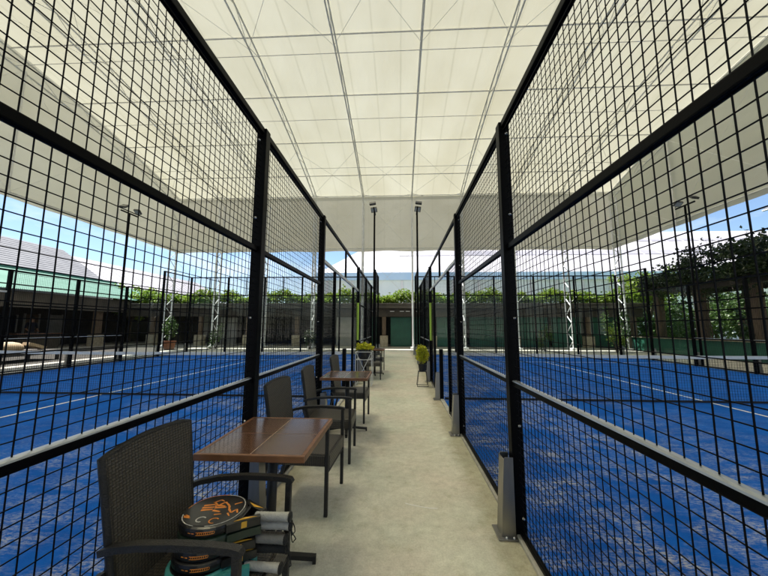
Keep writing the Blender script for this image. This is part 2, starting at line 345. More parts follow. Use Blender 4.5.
def struct(o): o['kind'] = 'structure'; return o
def leaves(mb, pts, size, up=.35, rnd=random):
    """one folded leaf (four triangles) at each point"""
    for p in pts:
        d = Vector((rnd.gauss(0, 1), rnd.gauss(0, 1), rnd.gauss(0, .7)+up)).normalized()
        sd = d.orthogonal().normalized(); sd.rotate(Matrix.Rotation(rnd.uniform(0, 6.28), 3, d)); n = d.cross(sd)
        l = size*rnd.uniform(.6, 1.35); wd = l*rnd.uniform(.28, .42); p = Vector(p)
        mb.add([p, p+d*l*.5+sd*wd+n*wd*.35, p+d*l, p+d*l*.5-sd*wd+n*wd*.35, p+d*l*.55], [(0, 1, 4), (1, 2, 4), (2, 3, 4), (3, 0, 4)])
def clump(n, c, r, rnd=random, shell=.5):
    o = []
    for _ in range(n):
        v = Vector((rnd.gauss(0, 1), rnd.gauss(0, 1), rnd.gauss(0, 1))).normalized()*(rnd.random()**shell)
        o.append((c[0]+v.x*r[0], c[1]+v.y*r[1], c[2]+v.z*r[2]))
    return o

# ------------------------------------------------------------------ layout numbers
XL, XR = -1.11, 0.816                 # the two corridor fences
YN, YB, YF = 6.5, 16.5, -3.5          # net, far end, near end of the courts
OL, OR = XL-10.0, XR+10.0             # outer side fences
TX0, TX1, TY0, TY1 = -15.65, 14.05, -8.2, 21.2   # canopy

# ------------------------------------------------------------------ ground
def sheet(name, m, x0, x1, y0, y1, z, origin=None):
    ox, oy = origin or (0, 0)
    mb = MB().add([(x0-ox, y0-oy, 0), (x1-ox, y0-oy, 0), (x1-ox, y1-oy, 0), (x0-ox, y1-oy, 0)], [(0, 1, 2, 3)])
    return struct(mb.build(name, m, None, (ox, oy, z)))
sheet('ground', 'concrete_plain', -500, 500, -300, 700, -.012)
sheet('walkway', 'walk_concrete', XL+.03, XR-.03, -9, 19.3, 0.0)
sheet('dark_ground', 'dark_brown', -19.2, -13.55, -6, 21.4, -.006)  # strip of dark ground between the left court and the veranda
sheet('lawn', 'lawn', 15.6, 60, -10, 34, -.004)
for nm, x0, x1, ox in (('court_surface', OL, XL-.03, XL), ('court_surface', XR+.03, OR, XR)):
    cs = sheet(nm, 'blue_turf', x0, x1, YF, YB, .003, (ox, 0))
    s = -1 if ox < 0 else 1
    for (lx0, lx1, ly0, ly1) in ((4.975, 5.025, YN-6.95, YN+6.95), (.05, 9.95, YN+6.925, YN+6.975), (.05, 9.95, YN-6.975, YN-6.925)):
        a, b = sorted((s*lx0, s*lx1))
        MB().add([(a, ly0, 0), (b, ly0, 0), (b, ly1, 0), (a, ly1, 0)], [(0, 1, 2, 3)]).build('court_line', 'line_paint', cs, (0, 0, .004))
for nm, x in (('kerb', XL), ('kerb', XR)):
    struct(MB().cbox(-.035, .035, YF, YB+.06, -.02, .022, .008).build(nm, 'kerb', None, (x, 0, 0)))
for x0, x1 in ((OL-.06, XL+.03), (XR-.03, OR+.06)):
    struct(MB().cbox(x0, x1, YB+.02, YB+.16, -.02, .05, .01).build('kerb', 'kerb'))
for x in (OL-.06, OR+.06):
    struct(MB().cbox(-.05, .05, YF, YB, -.02, .04, .01).build('kerb', 'kerb', None, (x, 0, 0)))
# chalk scratch on the slab
pts = [(0.040, 2.762), (0.120, 2.731), (0.220, 2.705), (0.290, 2.700)]
wk = bpy.data.objects['walkway']
MB().sweep([(*p, .0015) for p in pts], [(-.0045, 0), (.0045, 0), (.0045, .001), (-.0045, .001)]).build('chalk_mark', 'tube_white', wk)

# ------------------------------------------------------------------ court fences
def panel_mesh(length, h, var=0, name='mesh_panel'):
    """welded wire 50 x 50 mm: verticals and horizontals as four-sided rods, local y along the fence, z up"""
    mb = MB(); r = .00155
    n = int(round(length/.05)); st = length/n
    rj = random.Random(int(length*1000+h*77)+var)
    ph, am = rj.uniform(0, 6.28), rj.uniform(.002, .007)
    bow = lambda y, z: am*math.sin(math.pi*y/length)*math.sin(math.pi*z/h+ph*.15)
    sq = [(-r, -r), (r, -r), (r, r), (-r, r)]
    for i in range(1, n):
        y = i*st+rj.gauss(0, .0009); mb.sweep([(bow(y, h*q/4), y+(rj.gauss(0, .0007) if 0 < q < 4 else 0), h*q/4) for q in range(5)], sq, (0, 1, 0))
    k = int(round(h/.05)); sz = h/k
    for j in range(0, k+1):
        z = j*sz+(rj.gauss(0, .0009) if 0 < j < k else 0); mb.sweep([(bow(length*q/5, z)+.0035, length*q/5, z+(rj.gauss(0, .0007) if 0 < q < 5 else 0)) for q in range(6)], sq)
    return mb.mesh(name, 'wire')
_pm = {}; _pc = [0]
def pmesh(l, h):
    _pc[0] += 1; k = (round(l, 3), round(h, 3), _pc[0] % 3)
    if k not in _pm: _pm[k] = panel_mesh(*k)
    return _pm[k]
_rm = {}
def rail_mesh(l, t=.05, d=.04):
    k = (round(l, 3), t, d)
    if k not in _rm: _rm[k] = MB().cbox(-d/2, d/2, 0, l, -t/2, t/2, .006).mesh('rail', 'black_paint')
    return _rm[k]
_cm = {}
def cap_mesh(l):  # added bright strip standing in for the highlight along the rail top
    k = round(l, 3)
    if k not in _cm: _cm[k] = MB().sweep([(0, .002, .0161), (0, l-.002, .0161)], [(-.0215, 0), (.0215, 0), (.019, .0055), (.009, .009), (-.009, .009), (-.019, .0055)]).mesh('cap', 'rail_sheen')
    return _cm[k]
post_me = {h: MB().cbox(-.04, .04, -.04, .04, 0, h, .005).mesh('post', 'black_paint') for h in (3.0, 4.0)}
thin_me = MB().cbox(-.025, .025, -.025, .025, 0, 2.33, .004).mesh('post', 'black_paint')
bm_ = MB(); bm_.lathe([(.0115, 0), (.0115, .004), (.008, .006), (.0075, .011), (.001, .013)], 10)
bolt_me = bm_.mesh('bolt', 'bolt', True)
def foot_mesh(s):
    """folded steel shoe on the s side of a post: tapered front and back cheeks, outer web, base plate"""
    mb = MB()
    for y0, y1 in ((-.055, -.049), (.049, .055)):
        prof = [(s*.042, .01), (s*.135, .01), (s*.105, .50), (s*.098, .515), (s*.042, .515)]
        mb.extrude(prof, lambda a, b: (a, y0, b), lambda a, b: (a, y1, b))
    mb.extrude([(-.049, 0), (.049, 0), (.049, 1), (-.049, 1)], lambda a, t: (s*(.135-.030*t), a, .01+.49*t), lambda a, t: (s*(.129-.030*t), a, .01+.49*t))
    x0, x1 = sorted((s*.03, s*.165)); mb.cbox(x0, x1, -.085, .085, 0.002, .012, .003)
    return mb.mesh('foot', 'steel')
foot_me = {1: foot_mesh(1), -1: foot_mesh(-1)}
def add_post(par, y, h, fs, bolts=True):
    p = inst('post', post_me[h], par, (0, y, 0))
    inst('foot', foot_me[fs], p)
    if bolts:
        for z in (.12, .72, 1.47, 2.25, 2.9):
            o = inst('bolt', bolt_me, p, (-fs*.016, -.040, z)); o.rotation_euler = (R(90), 0, 0)
        for yy in (-.07, .07):
            for dx in (.06, .11): inst('bolt', bolt_me, p, (fs*dx, yy, .012))
    return p
POSTS = [-3.5, -1.58, .42, 2.42, 4.46, 8.54, 10.5, 12.5, 14.5, 16.5]
def side_fence(x, fs, label, bolts, y_from=-9):
    f = thing('court_fence', label, 'fence', (x, 0, 0), 0, 'steel mesh fences along the courts')
    ys = [y for y in POSTS if y >= y_from]
    for y in ys: add_post(f, y, 4.0 if y > 14 or y < -3 else 3.0, fs, bolts)
    for a, b in zip(ys[:-1], ys[1:]):
        a1, b1 = a+.041, b-.041; l = b1-a1
        if a == 4.46:                                   # entrance bay with its lintel
            inst('rail', rail_mesh(l), f, (0, a1, 2.975))
            inst('rail', MB().cbox(-.02, .02, 0, l, -.025, .025, .006).mesh('rail', 'galv'), f, (0, a1, 2.36))
            inst('strut', MB().cbox(-.02, .02, -.02, .02, 2.386, 2.949, .004).mesh('strut', 'black_paint'), f, (0, YN, 0))
            for yy in (5.4, 7.6): inst('post', thin_me, f, (0, yy, 0))
            inst('mesh_panel', pmesh(5.4-.026-a1, 2.28), f, (0, a1, .05)); inst('mesh_panel', pmesh(b1-7.626, 2.28), f, (0, 7.626, .05))
            inst('rail', rail_mesh(5.4-.026-a1), f, (0, a1, .035)); inst('rail', rail_mesh(b1-7.626), f, (0, 7.626, .035))
            continue
        inst('rail', rail_mesh(l, .03, .03), f, (0, a1, .04))
        if a >= 12.4 or b < -1:                          # glass bay
            if a >= 14.4 or b < -1:
                inst('rail', rail_mesh(l), f, (0, a1, 3.975)); inst('mesh_panel', pmesh(l, .9), f, (0, a1, 3.04))
            inst('rail', rail_mesh(l), f, (0, a1, 3.0))
            g = MB().box(-.006, .006, a1+.012, b1-.012, .06, 2.97).build('glass_pane', 'court_glass', f)
            continue
        for z in (1.0, 2.0):
            o = inst('rail', rail_mesh(l, .032 if z < 2 else .042, .044 if z < 2 else .032), f, (0, a1, z+.008 if z < 2 else z))
            if z < 2: inst('cap', cap_mesh(l), o)  # added highlight strip on the lower rail
        inst('rail', rail_mesh(l, .05, .05), f, (0, a1, 2.975))
        inst('rail', rail_mesh(l, .012, .022), f, (0, a1, 2.925))
        for z0, h in ((.058, .932), (1.027, .950), (2.022, .896)):
            inst('mesh_panel', pmesh(l, h), f, (0, a1, z0))
    return f
fL = side_fence(XL, 1, 'tall black wire mesh fence on the left side of the walkway, chairs against it', True)
fR = side_fence(XR, -1, 'tall black wire mesh fence on the right side of the walkway', True)
side_fence(OL, -1, 'far black mesh fence on the outer left edge of the left court', False, .4)
side_fence(OR, 1, 'far black mesh fence on the outer right edge of the right court', False, .4)
# lime pads on the camera side of the posts behind the entrances
for f in (fL, fR):
    MB().cbox(-.032, .032, -.052, -.0405, 1.05, 2.03, .005).build('pad', 'lime', f, (0, 8.54, 0))
# back walls
def back_wall(x0, x1, label):
    f = thing('glass_wall', label, 'glass wall', (x0, YB, 0), 0, 'glass end walls of the courts')
    L = x1-x0
    n = 5; st = L/n
    pm = MB().cbox(-.04, .04, -.03, .03, 0, 3.98, .004).mesh('post', 'black_paint')
    for i in range(1, n): inst('post', pm, f, (i*st, .055, 0))
    hm = MB().cbox(.041, L-.041, -.025, .025, -.025, .025, .004).mesh('rail', 'black_paint')
    inst('rail', hm, f, (0, 0, 3.0)); inst('rail', hm, f, (0, 0, 3.975))
    sm = MB().cbox(-.018, .018, -.018, .018, 3.03, 3.949, .003).mesh('strut', 'black_paint')
    for i in range(0, n): inst('strut', sm, f, ((i+.5)*st, 0, 0))
    me = MB(); r = .002
    k = int(L/.05)
    for i in range(1, k): me.box(i*L/k-r, i*L/k+r, -r, r, 3.03, 3.95)
    for j in range(0, 19): me.box(.045, L-.045, .003-r, .003+r, 3.04+j*.05-r, 3.04+j*.05+r)
    me.build('mesh_panel', 'wire', f)
    gm = MB().box(.012, st-.012, -.006, .006, .06, 2.97).mesh('glass_pane', 'court_glass')
    for i in range(n):
        dx0 = .045 if i == 0 else 0
        inst('glass_pane', gm, f, (i*st, 0, 0))
    return f
back_wall(OL, XL, 'glass end wall with black mesh top closing the left court')
back_wall(XR, OR, 'glass end wall with black mesh top closing the right court')

# nets
def net(x0, x1, side, label):
    f = thing('court_net', label, 'net', (x0, YN, 0), 0, 'nets across the two courts')
    L = x1-x0; z = lambda x: .90-.035*math.sin(math.pi*x/L)
    mb = MB(); r = .0013
    k = int(L/.05)
    for i in range(k+1): x = .06+(L-.12)*i/k; mb.box(x-r, x+r, -r, r, .03, z(x)-.02)
    for j in range(17):
        zz = .03+j*.05
        mb.sweep([(.06+(L-.12)*i/8, .002, zz*z(.06+(L-.12)*i/8)/.9) for i in range(9)], [(-r, -r), (r, -r), (r, r), (-r, r)])
    mb.build('netting', 'net_cord', f)
    MB().sweep([(.06+(L-.12)*i/16, 0, z(L*i/16)-.025) for i in range(17)], [(-.008, -.03), (.008, -.03), (.008, .03), (-.008, .03)]).build('top_tape', 'net_tape', f)
    MB().box(.06, L-.06, -.006, .006, .008, .045).build('bottom_band', 'net_cord', f)
    for x in (.0, L):
        inner = (x < 1) == (side > 0)
        p = MB().cbox(-.035, .035, -.04, .04, 0, .96, .005).build('net_post', 'black_paint', f, (x, 0, 0))
        inst('foot', foot_me[-1 if x < 1 else 1], p)
net(OL, XL, -1, 'sagging dark tennis style net with pale tape across the left court')
net(XR, OR, 1, 'sagging dark net with pale tape across the right court')

# light poles
def light_pole(x, y, rz, label):
    t = thing('light_pole', label, 'light pole', (x, y, 0), rz, 'floodlight poles beside the courts')
    MB().tube((0, 0, 0), (0, 0, 6.05), .045, 10, .036).build('pole', 'black_paint', t, smooth=False)
    MB().cbox(-.055, .055, -.1, .1, .001, .012, .003).build('base_plate', 'black_paint', t)
    MB().cbox(-.025, .025, -.42, .42, 6.05, 6.10, .004).build('crossarm', 'black_paint', t)
    for s in (-1, 1):
        h = MB().cbox(-.16, .16, -.05, .05, -.14, .14, .012).build('floodlight', 'lamp_body', t, (.05, s*.34, 6.27)); h.scale = (.8, .8, .8)
        h.rotation_euler = (R(s*52), R(8), 0)
        MB().cbox(-.135, .135, .0505 if s < 0 else -.058, .058 if s < 0 else -.0505, -.115, .115, .003).build('lens', 'lamp_lens', h)
        MB().box(-.012, .012, -.012, .012, -.24, -.13).build('bracket', 'lamp_body', h)
light_pole(XL+.10, 12.6, R(180), 'slim black floodlight pole rising from the left walkway fence')
light_pole(XR-.10, 12.6, 0, 'slim black floodlight pole rising from the right walkway fence')
light_pole(OL-.18, 12.45, 0, 'floodlight pole on the outer side of the left court')
light_pole(OR+.18, 12.45, 0, 'floodlight pole on the outer side of the right court')

# ------------------------------------------------------------------ canopy
tent = thing('canopy', 'huge cream membrane canopy on steel lattice arches over the courts', 'canopy', (0, 0, 0))
def prof(y): return 12.12-(y-6.5)**2/90
DT = .52
TRX = [.85+3.28*k for k in range(-5, 5)]
NS = 28
ys = [TY0+(TY1-TY0)*i/NS for i in range(NS+1)]
# membrane: one panel strip between neighbouring arches, sagging slightly between the purlins
for a, b in zip(TRX[:-1], TRX[1:]):
    mb = MB(); nx, ny = 8, 84
    for j in range(ny+1):
        y = TY0-.15+(TY1-TY0+.3)*j/ny
        for i in range(nx+1):
            u = i/nx; x = a+(b-a)*u
            mb.v.append((x, y, prof(y)+DT+.11+.05*math.sin(math.pi*u)*(1+.35*math.sin(y*2.3))))
    mb.f = [(j*(nx+1)+i, j*(nx+1)+i+1, (j+1)*(nx+1)+i+1, (j+1)*(nx+1)+i) for j in range(ny) for i in range(nx)]
    mb.build('roof_membrane', 'membrane', tent, smooth=True)
# arches
def lattice(mb, P, Q, r=.022):
    for i in range(len(P)-1):
        if i % 2 == 0: mb.tube(P[i], Q[i+1], r, 5, cap=False)
        else: mb.tube(Q[i], P[i+1], r, 5, cap=False)
mb = MB(); lo = [(0, y, prof(y)) for y in ys]; hi = [(0, y, prof(y)+DT) for y in ys]
mb.ptube(lo, .032, 6, (1, 0, 0)); mb.ptube(hi, .032, 6, (1, 0, 0)); lattice(mb, lo, hi, .014)
arch_me = mb.mesh('arch_truss', 'galv')
mb = MB(); n = 18; H = prof(TY1)
P = [(0, 0, H*i/n) for i in range(n+1)]; Q = [(0, -.62, H*i/n) for i in range(n+1)]
mb.tube(P[0], P[-1], .05, 6); mb.tube(Q[0], Q[-1], .05, 6); lattice(mb, P, Q, .026); mb.box(-.16, .16, -.78, .16, 0, .12)
col_me = mb.mesh('column', 'white_steel')
for x in TRX:
    inst('arch_truss', arch_me, tent, (x, 0, 0))
    inst('column', col_me, tent, (x, TY1+.0, 0)); inst('column', col_me, tent, (x, TY0, 0), rz=math.pi)
# purlins (on the top chord) and thin ties (below)
def across(name, y, z, r):
    MB().tube((TRX[0], 0, 0), (TRX[-1], 0, 0), r, 6).build(name, 'galv', tent, (0, y, z))
for y in (TY0+.1, -6.2, -3.6, -.7, 2.1, 4.6, 6.5, 8.4, 10.9, 13.7, 16.6, 19.2, TY1-.1):
    across('purlin', y, prof(y)+DT+.05, .027)
for y in (-4.8, -1.4, 1.9, 6.5, 11.1, 14.4, 17.8, 20.4):
    across('tie_rod', y, prof(y)-.02, .013)
def cable(p, q, r=.0075): MB().tube(p, q, r, 4, cap=False).build('brace_cable', 'galv', tent)
nodes = [(10.8, 6.5), (16.5, 20.2), (2.2, 6.5), (-3.5, -7.2)]
for a, b in zip(TRX[:-1], TRX[1:]):
    for y0, y1 in nodes:
        cable((a, y0, prof(y0)), (b, y1, prof(y1)+.02)); cable((b, y0, prof(y0)-.03), (a, y1, prof(y1)-.01))
    for yy in (TY1-.62,):
        cable((a, yy, 6.3), (b, yy, 9.9)); cable((b, yy, 6.3), (a, yy+.03, 9.9))
        cable((a, yy, 6.3), (b, yy, 2.9)); cable((b, yy, 6.3), (a, yy+.03, 2.9))
    m_ = (a+b)/2                                     # knee braces at the eave
    for x in (a, b):
        MB().tube((x, 20.2, prof(20.2)), (x+(.9 if x == a else -.9), TY1-.1, prof(TY1)+DT), .02, 5).build('knee_brace', 'galv', tent)
# skirts: far end, near end, and the two long sides, with a hem tube
ZH = 6.45
def skirt(pts_top, pts_bot, nx):
    mb = MB(); nr = 10
    for j in range(nr+1):
        for i, (t, b) in enumerate(zip(pts_top, pts_bot)):
            p = Vector(t).lerp(Vector(b), j/nr); mb.v.append(p[:])
    m = len(pts_top); mb.f = [(j*m+i, j*m+i+1, (j+1)*m+i+1, (j+1)*m+i) for j in range(nr) for i in range(m-1)]
    return mb
def wav(t): return .05*math.sin(t*1.92)
for yy, s in ((TY1+.10, 1), (TY0-.10, -1)):
    xs = [TRX[0]-.02+(TRX[-1]-TRX[0]+.04)*i/90 for i in range(91)]
    skirt([(x, yy, prof(yy)+DT+.14) for x in xs], [(x, yy+s*.03*math.sin(x*1.9), ZH+.05*math.sin((x-.85)/3.28*math.pi)**2) for x in xs], 90).build('skirt', 'skirt_fabric', tent, smooth=True)
    MB().tube((TX0, yy-s*.09, ZH+.22), (TX1, yy-s*.09, ZH+.22), .035, 6).build('hem_tube', 'galv', tent)
for xx, s in ((TRX[0]-.01, -1), (TRX[-1]+.01, 1)):
    yv = [TY0-.1+(TY1-TY0+.2)*i/90 for i in range(91)]
    skirt([(xx, y, prof(y)+DT+.14) for y in yv], [(xx+s*.03*math.sin(y*1.9), y, ZH+.05*math.sin(y)**2) for y in yv], 90).build('skirt', 'skirt_fabric', tent, smooth=True)
    MB().tube((xx-s*.09, TY0, ZH+.22), (xx-s*.09, TY1, ZH+.22), .035, 6).build('hem_tube', 'galv', tent)
    # side posts of the long sides
    for k in range(5):
        y = TY0+(TY1-TY0)*(k+1)/6
        if k in (3, 4, 2): MB().tube((xx-s*.12, y, ZH), (xx-s*.12, y, prof(y)), .045, 6).build('side_strut', 'galv', tent)
    for k in range(6):
        y0, y1 = TY0+(TY1-TY0)*k/6, TY0+(TY1-TY0)*(k+1)/6
        cable((xx-s*.12, y0, ZH+.2), (xx-s*.12, y1, prof(y1))); cable((xx-s*.13, y1, ZH+.2), (xx-s*.13, y0, prof(y0)))

# ------------------------------------------------------------------ furniture
def table(x0, x1, y0, y1, label):
    cx, cy_ = (x0+x1)/2, (y0+y1)/2; W, D = (x1-x0)/2, (y1-y0)/2
    t = thing('table', label, 'table', (cx, cy_, 0), 0, 'square wooden tables along the left fence')
    top = MB().box(-W+.022, W-.022, -D+.022, D-.022, .722, .7465).build('table_top', 'table_joint', t)
    g = .0025
    for ax, bx in ((-W+.022, -g), (g, W-.022)):
        for ay, by in ((-D+.022, -g), (g, D-.022)):
            MB().cbox(ax, bx, ay, by, .7466, .7478, .0004).build('panel', 'wood_top', top)
    for (a, b, c, d) in ((-W, W, -D, -D+.0215), (-W, W, D-.0215, D), (-W, -W+.0215, -D+.022, D-.022), (W-.0215, W, -D+.022, D-.022)):
        MB().cbox(a, b, c, d, .715, .7495, .004).build('edge', 'wood_edge', top)
    MB().tube((0, 0, .02), (0, 0, .70), .030, 16).build('column', 'dark_metal', t, smooth=True)
    MB().cbox(-.17, .17, -.17, .17, .70, .7145, .003).build('top_plate', 'dark_metal', t)
    for k in range(4):
        b = MB(); b.sweep([(.0, 0, .055), (.12, 0, .048), (.27, 0, .030)], [(-.018, -.012), (.018, -.012), (.018, .012), (-.018, .012)])
        b.box(.255, .275, -.014, .014, 0, .045)
        o = b.build('foot', 'dark_metal', t); o.rotation_euler = (0, 0, R(90*k+8))
    return t
table(-1.07, -.485, 1.70, 2.39, 'nearest wooden bistro table with tiled top, beside the chair of rackets')
table(-1.03, -.41, 4.19, 4.83, 'second wooden bistro table from the camera, reflecting pale light')
table(-1.03, -.45, 9.35, 9.95, 'farthest small table on the left, behind the flower stand')

def strap_arc(pts, w, h): return MB().sweep(pts, [(-w/2, -h/2), (w/2, -h/2), (w/2, h/2), (-w/2, h/2)])
def make_chair(label):
    """woven armchair facing +x; origin on the floor under the seat centre"""
    t = thing('armchair', label, 'chair', (0, 0, 0), 0, 'woven armchairs along the left fence')
    HW = .255
    # back: leaning, slightly curved panel, a little wider at the top, rounded upper edge
    mb = MB(); ny, nz = 16, 14
    def bp(u, v, off):                # u -1..1 across, v 0..1 up
        z = .40+(.545-.018*u*u)*v; hw = .208+.030*v; x = -.185-.062*v-.010*v*v+.016*(u*u) - off
        return (x, u*hw, z)
    for off in (0, .028):
        for j in range(nz+1):
            for i in range(ny+1): mb.v.append(bp(-1+2*i/ny, j/nz, off))
    m = (ny+1)*(nz+1); gi = lambda i, j: j*(ny+1)+i
    for j in range(nz):
        for i in range(ny):
            a, b, c, d = gi(i, j), gi(i+1, j), gi(i+1, j+1), gi(i, j+1); mb.f += [(a, b, c, d), (m+d, m+c, m+b, m+a)]
    for i in range(ny): mb.f += [(gi(i, 0), m+gi(i, 0), m+gi(i+1, 0), gi(i+1, 0)), (gi(i, nz), gi(i+1, nz), m+gi(i+1, nz), m+gi(i, nz))]
    for j in range(nz): mb.f += [(gi(0, j), gi(0, j+1), m+gi(0, j+1), m+gi(0, j)), (gi(ny, j), m+gi(ny, j), m+gi(ny, j+1), gi(ny, j+1))]
    bk = mb.build('backrest', 'weave_back', t, smooth=False)
    rim = MB(); path = [bp(-1, v/8, .014) for v in range(9)]+[bp(-1+u/6, 1, .014) for u in range(1, 13)]+[bp(1, 1-v/8, .014) for v in range(1, 9)]
    rim.ptube(path, .0155, 6, (1, 0, 0)); rim.build('rim', 'chair_frame', bk, smooth=True)
    # seat with a woven apron
    sm = MB().cbox(-.22, .27, -.235, .235, .395, .432, .012).build('seat', 'weave_seat', t)
    MB().cbox(.2705, .284, -.232, .232, .325, .425, .005).build('apron', 'weave_back', sm)
    for s in (-1, 1): MB().cbox(-.20, .262, s*.2355 if s > 0 else -.2475, .2475 if s > 0 else -.2355, .345, .42, .004).build('apron', 'weave_side', sm)
    for s in (-1, 1):
        MB().cbox(.255, .283, s*HW-.0135, s*HW+.0135, 0, .642, .005).build('leg', 'chair_frame', t)
        MB().sweep([(-.30, s*.222, 0), (-.235, s*.228, .25), (-.19, s*.232, .42), (-.225, s*.238, .55)], [(-.013, -.013), (.013, -.013), (.013, .013), (-.013, .013)], (1, 0, 0)).build('leg', 'chair_frame', t)
        pts = [(-.225, s*.236, .622), (-.17, s*.244, .640), (-.08, s*.252, .656), (.05, s*.256, .664), (.17, s*.256, .663), (.25, s*.256, .658), (.276, s*.256, .653), (.283, s*.256, .640)]
        strap_arc(pts, .032, .022).build('armrest', 'chair_frame', t, smooth=False)
    MB().tube((.268, -.25, .30), (.268, .25, .30), .010, 6).build('stretcher', 'chair_frame', t)
    return t
chair0 = make_chair('nearest dark woven armchair, padel rackets piled on its seat')
spots = [(-.818, 1.41, 0, None), (-.81, 2.82, -3, 'woven armchair right behind the nearest table, first of the facing pair'),
         (-.80, 3.72, 2, 'woven armchair just in front of the second table'),
         (-.785, 5.12, -2, 'woven armchair just behind the second table'),
         (-.80, 8.98, 4, 'small far armchair past the flower stand, in front of the farthest table'),
         (-.80, 10.35, -5, 'farthest woven armchair, behind the farthest table')]
for i, (x, y, a, lab) in enumerate(spots):
    o = chair0 if i == 0 else copy_tree(chair0)
    o.location = (x, y, 0); o.rotation_euler = (0, 0, R(a))
    if lab: o['label'] = lab

# padel rackets stacked on the first chair
def racket(z, x, y, rz, face, frame, grip, accent, label, printed=False, tilt=0):
    t = thing('padel_racket', label, 'racket', (x, y, z), rz, 'padel rackets stacked on the chair'); t.rotation_euler = (0, R(tilt), rz)
    TH = .0185
    # head outline in local x (towards the handle) / y
    out_ = []
    for k in range(36):
        a = 2*math.pi*k/36; ca, sa = math.cos(a), math.sin(a)
        rx = .132 if ca < 0 else .128; out_.append((rx*ca*abs(ca)**(-.08), .130*sa*abs(sa)**(-.06 if abs(sa) > 1e-6 else 0)))
    mb = MB(); n = len(out_)
    rings = [(.93, -TH), (.985, -TH*.8), (1, -TH*.3), (1, TH*.3), (.985, TH*.8), (.93, TH)]
    for sc, zz in rings: mb.v += [(p[0]*sc, p[1]*sc, zz) for p in out_]
    for r_ in range(len(rings)-1): mb.f += [(r_*n+i, r_*n+(i+1) % n, (r_+1)*n+(i+1) % n, (r_+1)*n+i) for i in range(n)]
    mb.f += [tuple(range(n-1, -1, -1)), tuple(range((len(rings)-1)*n, len(rings)*n))]
    head = mb.build('head', frame, t, smooth=False)
    fm = MB(); fm.extrude([(p[0]*.88, p[1]*.88) for p in out_], lambda a, b: (a, b, TH+.0002), lambda a, b: (a, b, TH+.0014)); fm.build('face', face, head)
    for k in range(30):                                     # drilled holes in the face
        pass
    for s in (-1, 1):                                       # open throat
        MB().sweep([(.095, s*.088, 0), (.150, s*.050, 0), (.205, s*.020, 0)], [(-.013, -TH*.8), (.013, -TH*.8), (.013, TH*.8), (-.013, TH*.8)]).build('throat', frame, t)
        MB().extrude([(.118, s*.072), (.165, s*.046), (.196, s*.030), (.150, s*.040)], lambda a, b: (a, b, TH*.81), lambda a, b: (a, b, TH*.81+.0012)).build('accent', accent, t)
        MB().extrude([(.125, -.0125), (.165, -.0125), (.190, .011), (.150, .011)], lambda a, b: (a, s*(.0845-(a-.118)*.62), b), lambda a, b: (a, s*(.0858-(a-.118)*.62), b)).build('accent', accent, t)
    MB().cbox(.122, .138, -.075, .075, -TH*.7, TH*.7, .004).build('bridge', frame, t)
    oc = [(.0172*math.cos(2*math.pi*(k+.5)/8), .0162*math.sin(2*math.pi*(k+.5)/8)) for k in range(8)]
    gp = MB(); pts = [(.176+.144*i/20, 0, 0) for i in range(21)]
    vs_ = []
    for i, p in enumerate(pts):
        sc = 1.0+.05*(i % 2)+.10*max(0, (i-16)/4)
        vs_ += [(p[0], a*sc, b*sc) for a, b in oc]
    gp.add(vs_, [(i*8+j, i*8+(j+1) % 8, (i+1)*8+(j+1) % 8, (i+1)*8+j) for i in range(20) for j in range(8)]+[tuple(range(7, -1, -1)), tuple(range(160, 168))])
    gr = gp.build('grip', grip, t, smooth=True)
    cp = MB(); cp.lathe([(.017, 0), (.021, .004), (.020, .010), (.013, .013)], 12); c = cp.build('butt_cap', 'grip_black', gr, (.319, 0, 0)); c.rotation_euler = (0, R(90), 0)
    st = MB(); sp = [(.326+.018*math.sin(math.pi*k/10)*(1.2 if k < 5 else .7), .010*math.sin(k*.9+z*40), -.002-.085*math.sin(math.pi*k/10)*(.5+.5*k/10)) for k in range(11)]
    st.ptube(sp, .0022, 5, (0, 1, 0)); st.build('wrist_strap', 'grip_black', gr, smooth=True)
    def bar(x0, y0, x1, y1, wd, m):
        x0, y0, x1, y1, wd = (x0*PS, y0*PS, x1*PS, y1*PS, wd*PS) if PS else (x0, y0, x1, y1, wd)
        d = Vector((x1-x0, y1-y0, 0)).normalized(); nn = Vector((-d.y, d.x, 0))*wd/2; a, b = Vector((x0, y0, 0)), Vector((x1, y1, 0))
        q = [(a-nn)[:2], (b-nn*.55)[:2], (b+nn*.55)[:2], (a+nn)[:2]]
        return MB().extrude(q, lambda p, r: (p, r, TH+.0015), lambda p, r: (p, r, TH+.0021)).build('print', m, head)
    PS = 1.25
    if printed:
        rp = random.Random(11)
        for q in ((-.052, .020, -.018, .030), (-.050, .006, -.012, .014), (-.046, -.008, -.010, .000), (-.014, .026, .022, .022), (-.008, .010, .030, .016), (-.006, -.006, .022, -.012)): bar(*q, .010, 'orange')
        x_, y_ = .0, .03
        for k in range(9):                                   # brush-like hooks running across the face
            x1_, y1_ = x_+rp.uniform(.004, .018), y_+rp.choice((-1, 1))*rp.uniform(.010, .026); y1_ = max(-.03, min(.062, y1_))
            bar(x_, y_, x1_, y1_, .008, 'orange'); x_, y_ = (x1_, y1_) if x1_ < .072 else (-.03, .045)
        for q in ((-.03, .040, -.012, .060), (-.012, .060, .004, .052), (.050, .035, .070, .050), (.052, -.018, .066, -.034), (.012, -.030, .034, -.024)): bar(*q, .006, 'orange')
        for (cx, cy_) in ((-.015, -.058), (.03, -.062)):         # two small C-like hooks
            pp = [(cx+.014*math.cos(a), cy_+.014*math.sin(a)) for a in [.7+.45*k for k in range(11)]]
            for p, q in zip(pp[:-1], pp[1:]): bar(*p, *q, .005, 'print_white' if cx < 0 else 'orange')
        for q in ((-.080, -.038, -.062, -.045), (-.076, -.048, -.056, -.052), (-.080, -.038, -.076, -.050)): bar(*q, .008, 'orange')
        PS = None; rim = [(p[0]*.905, p[1]*.905) for p in out_]
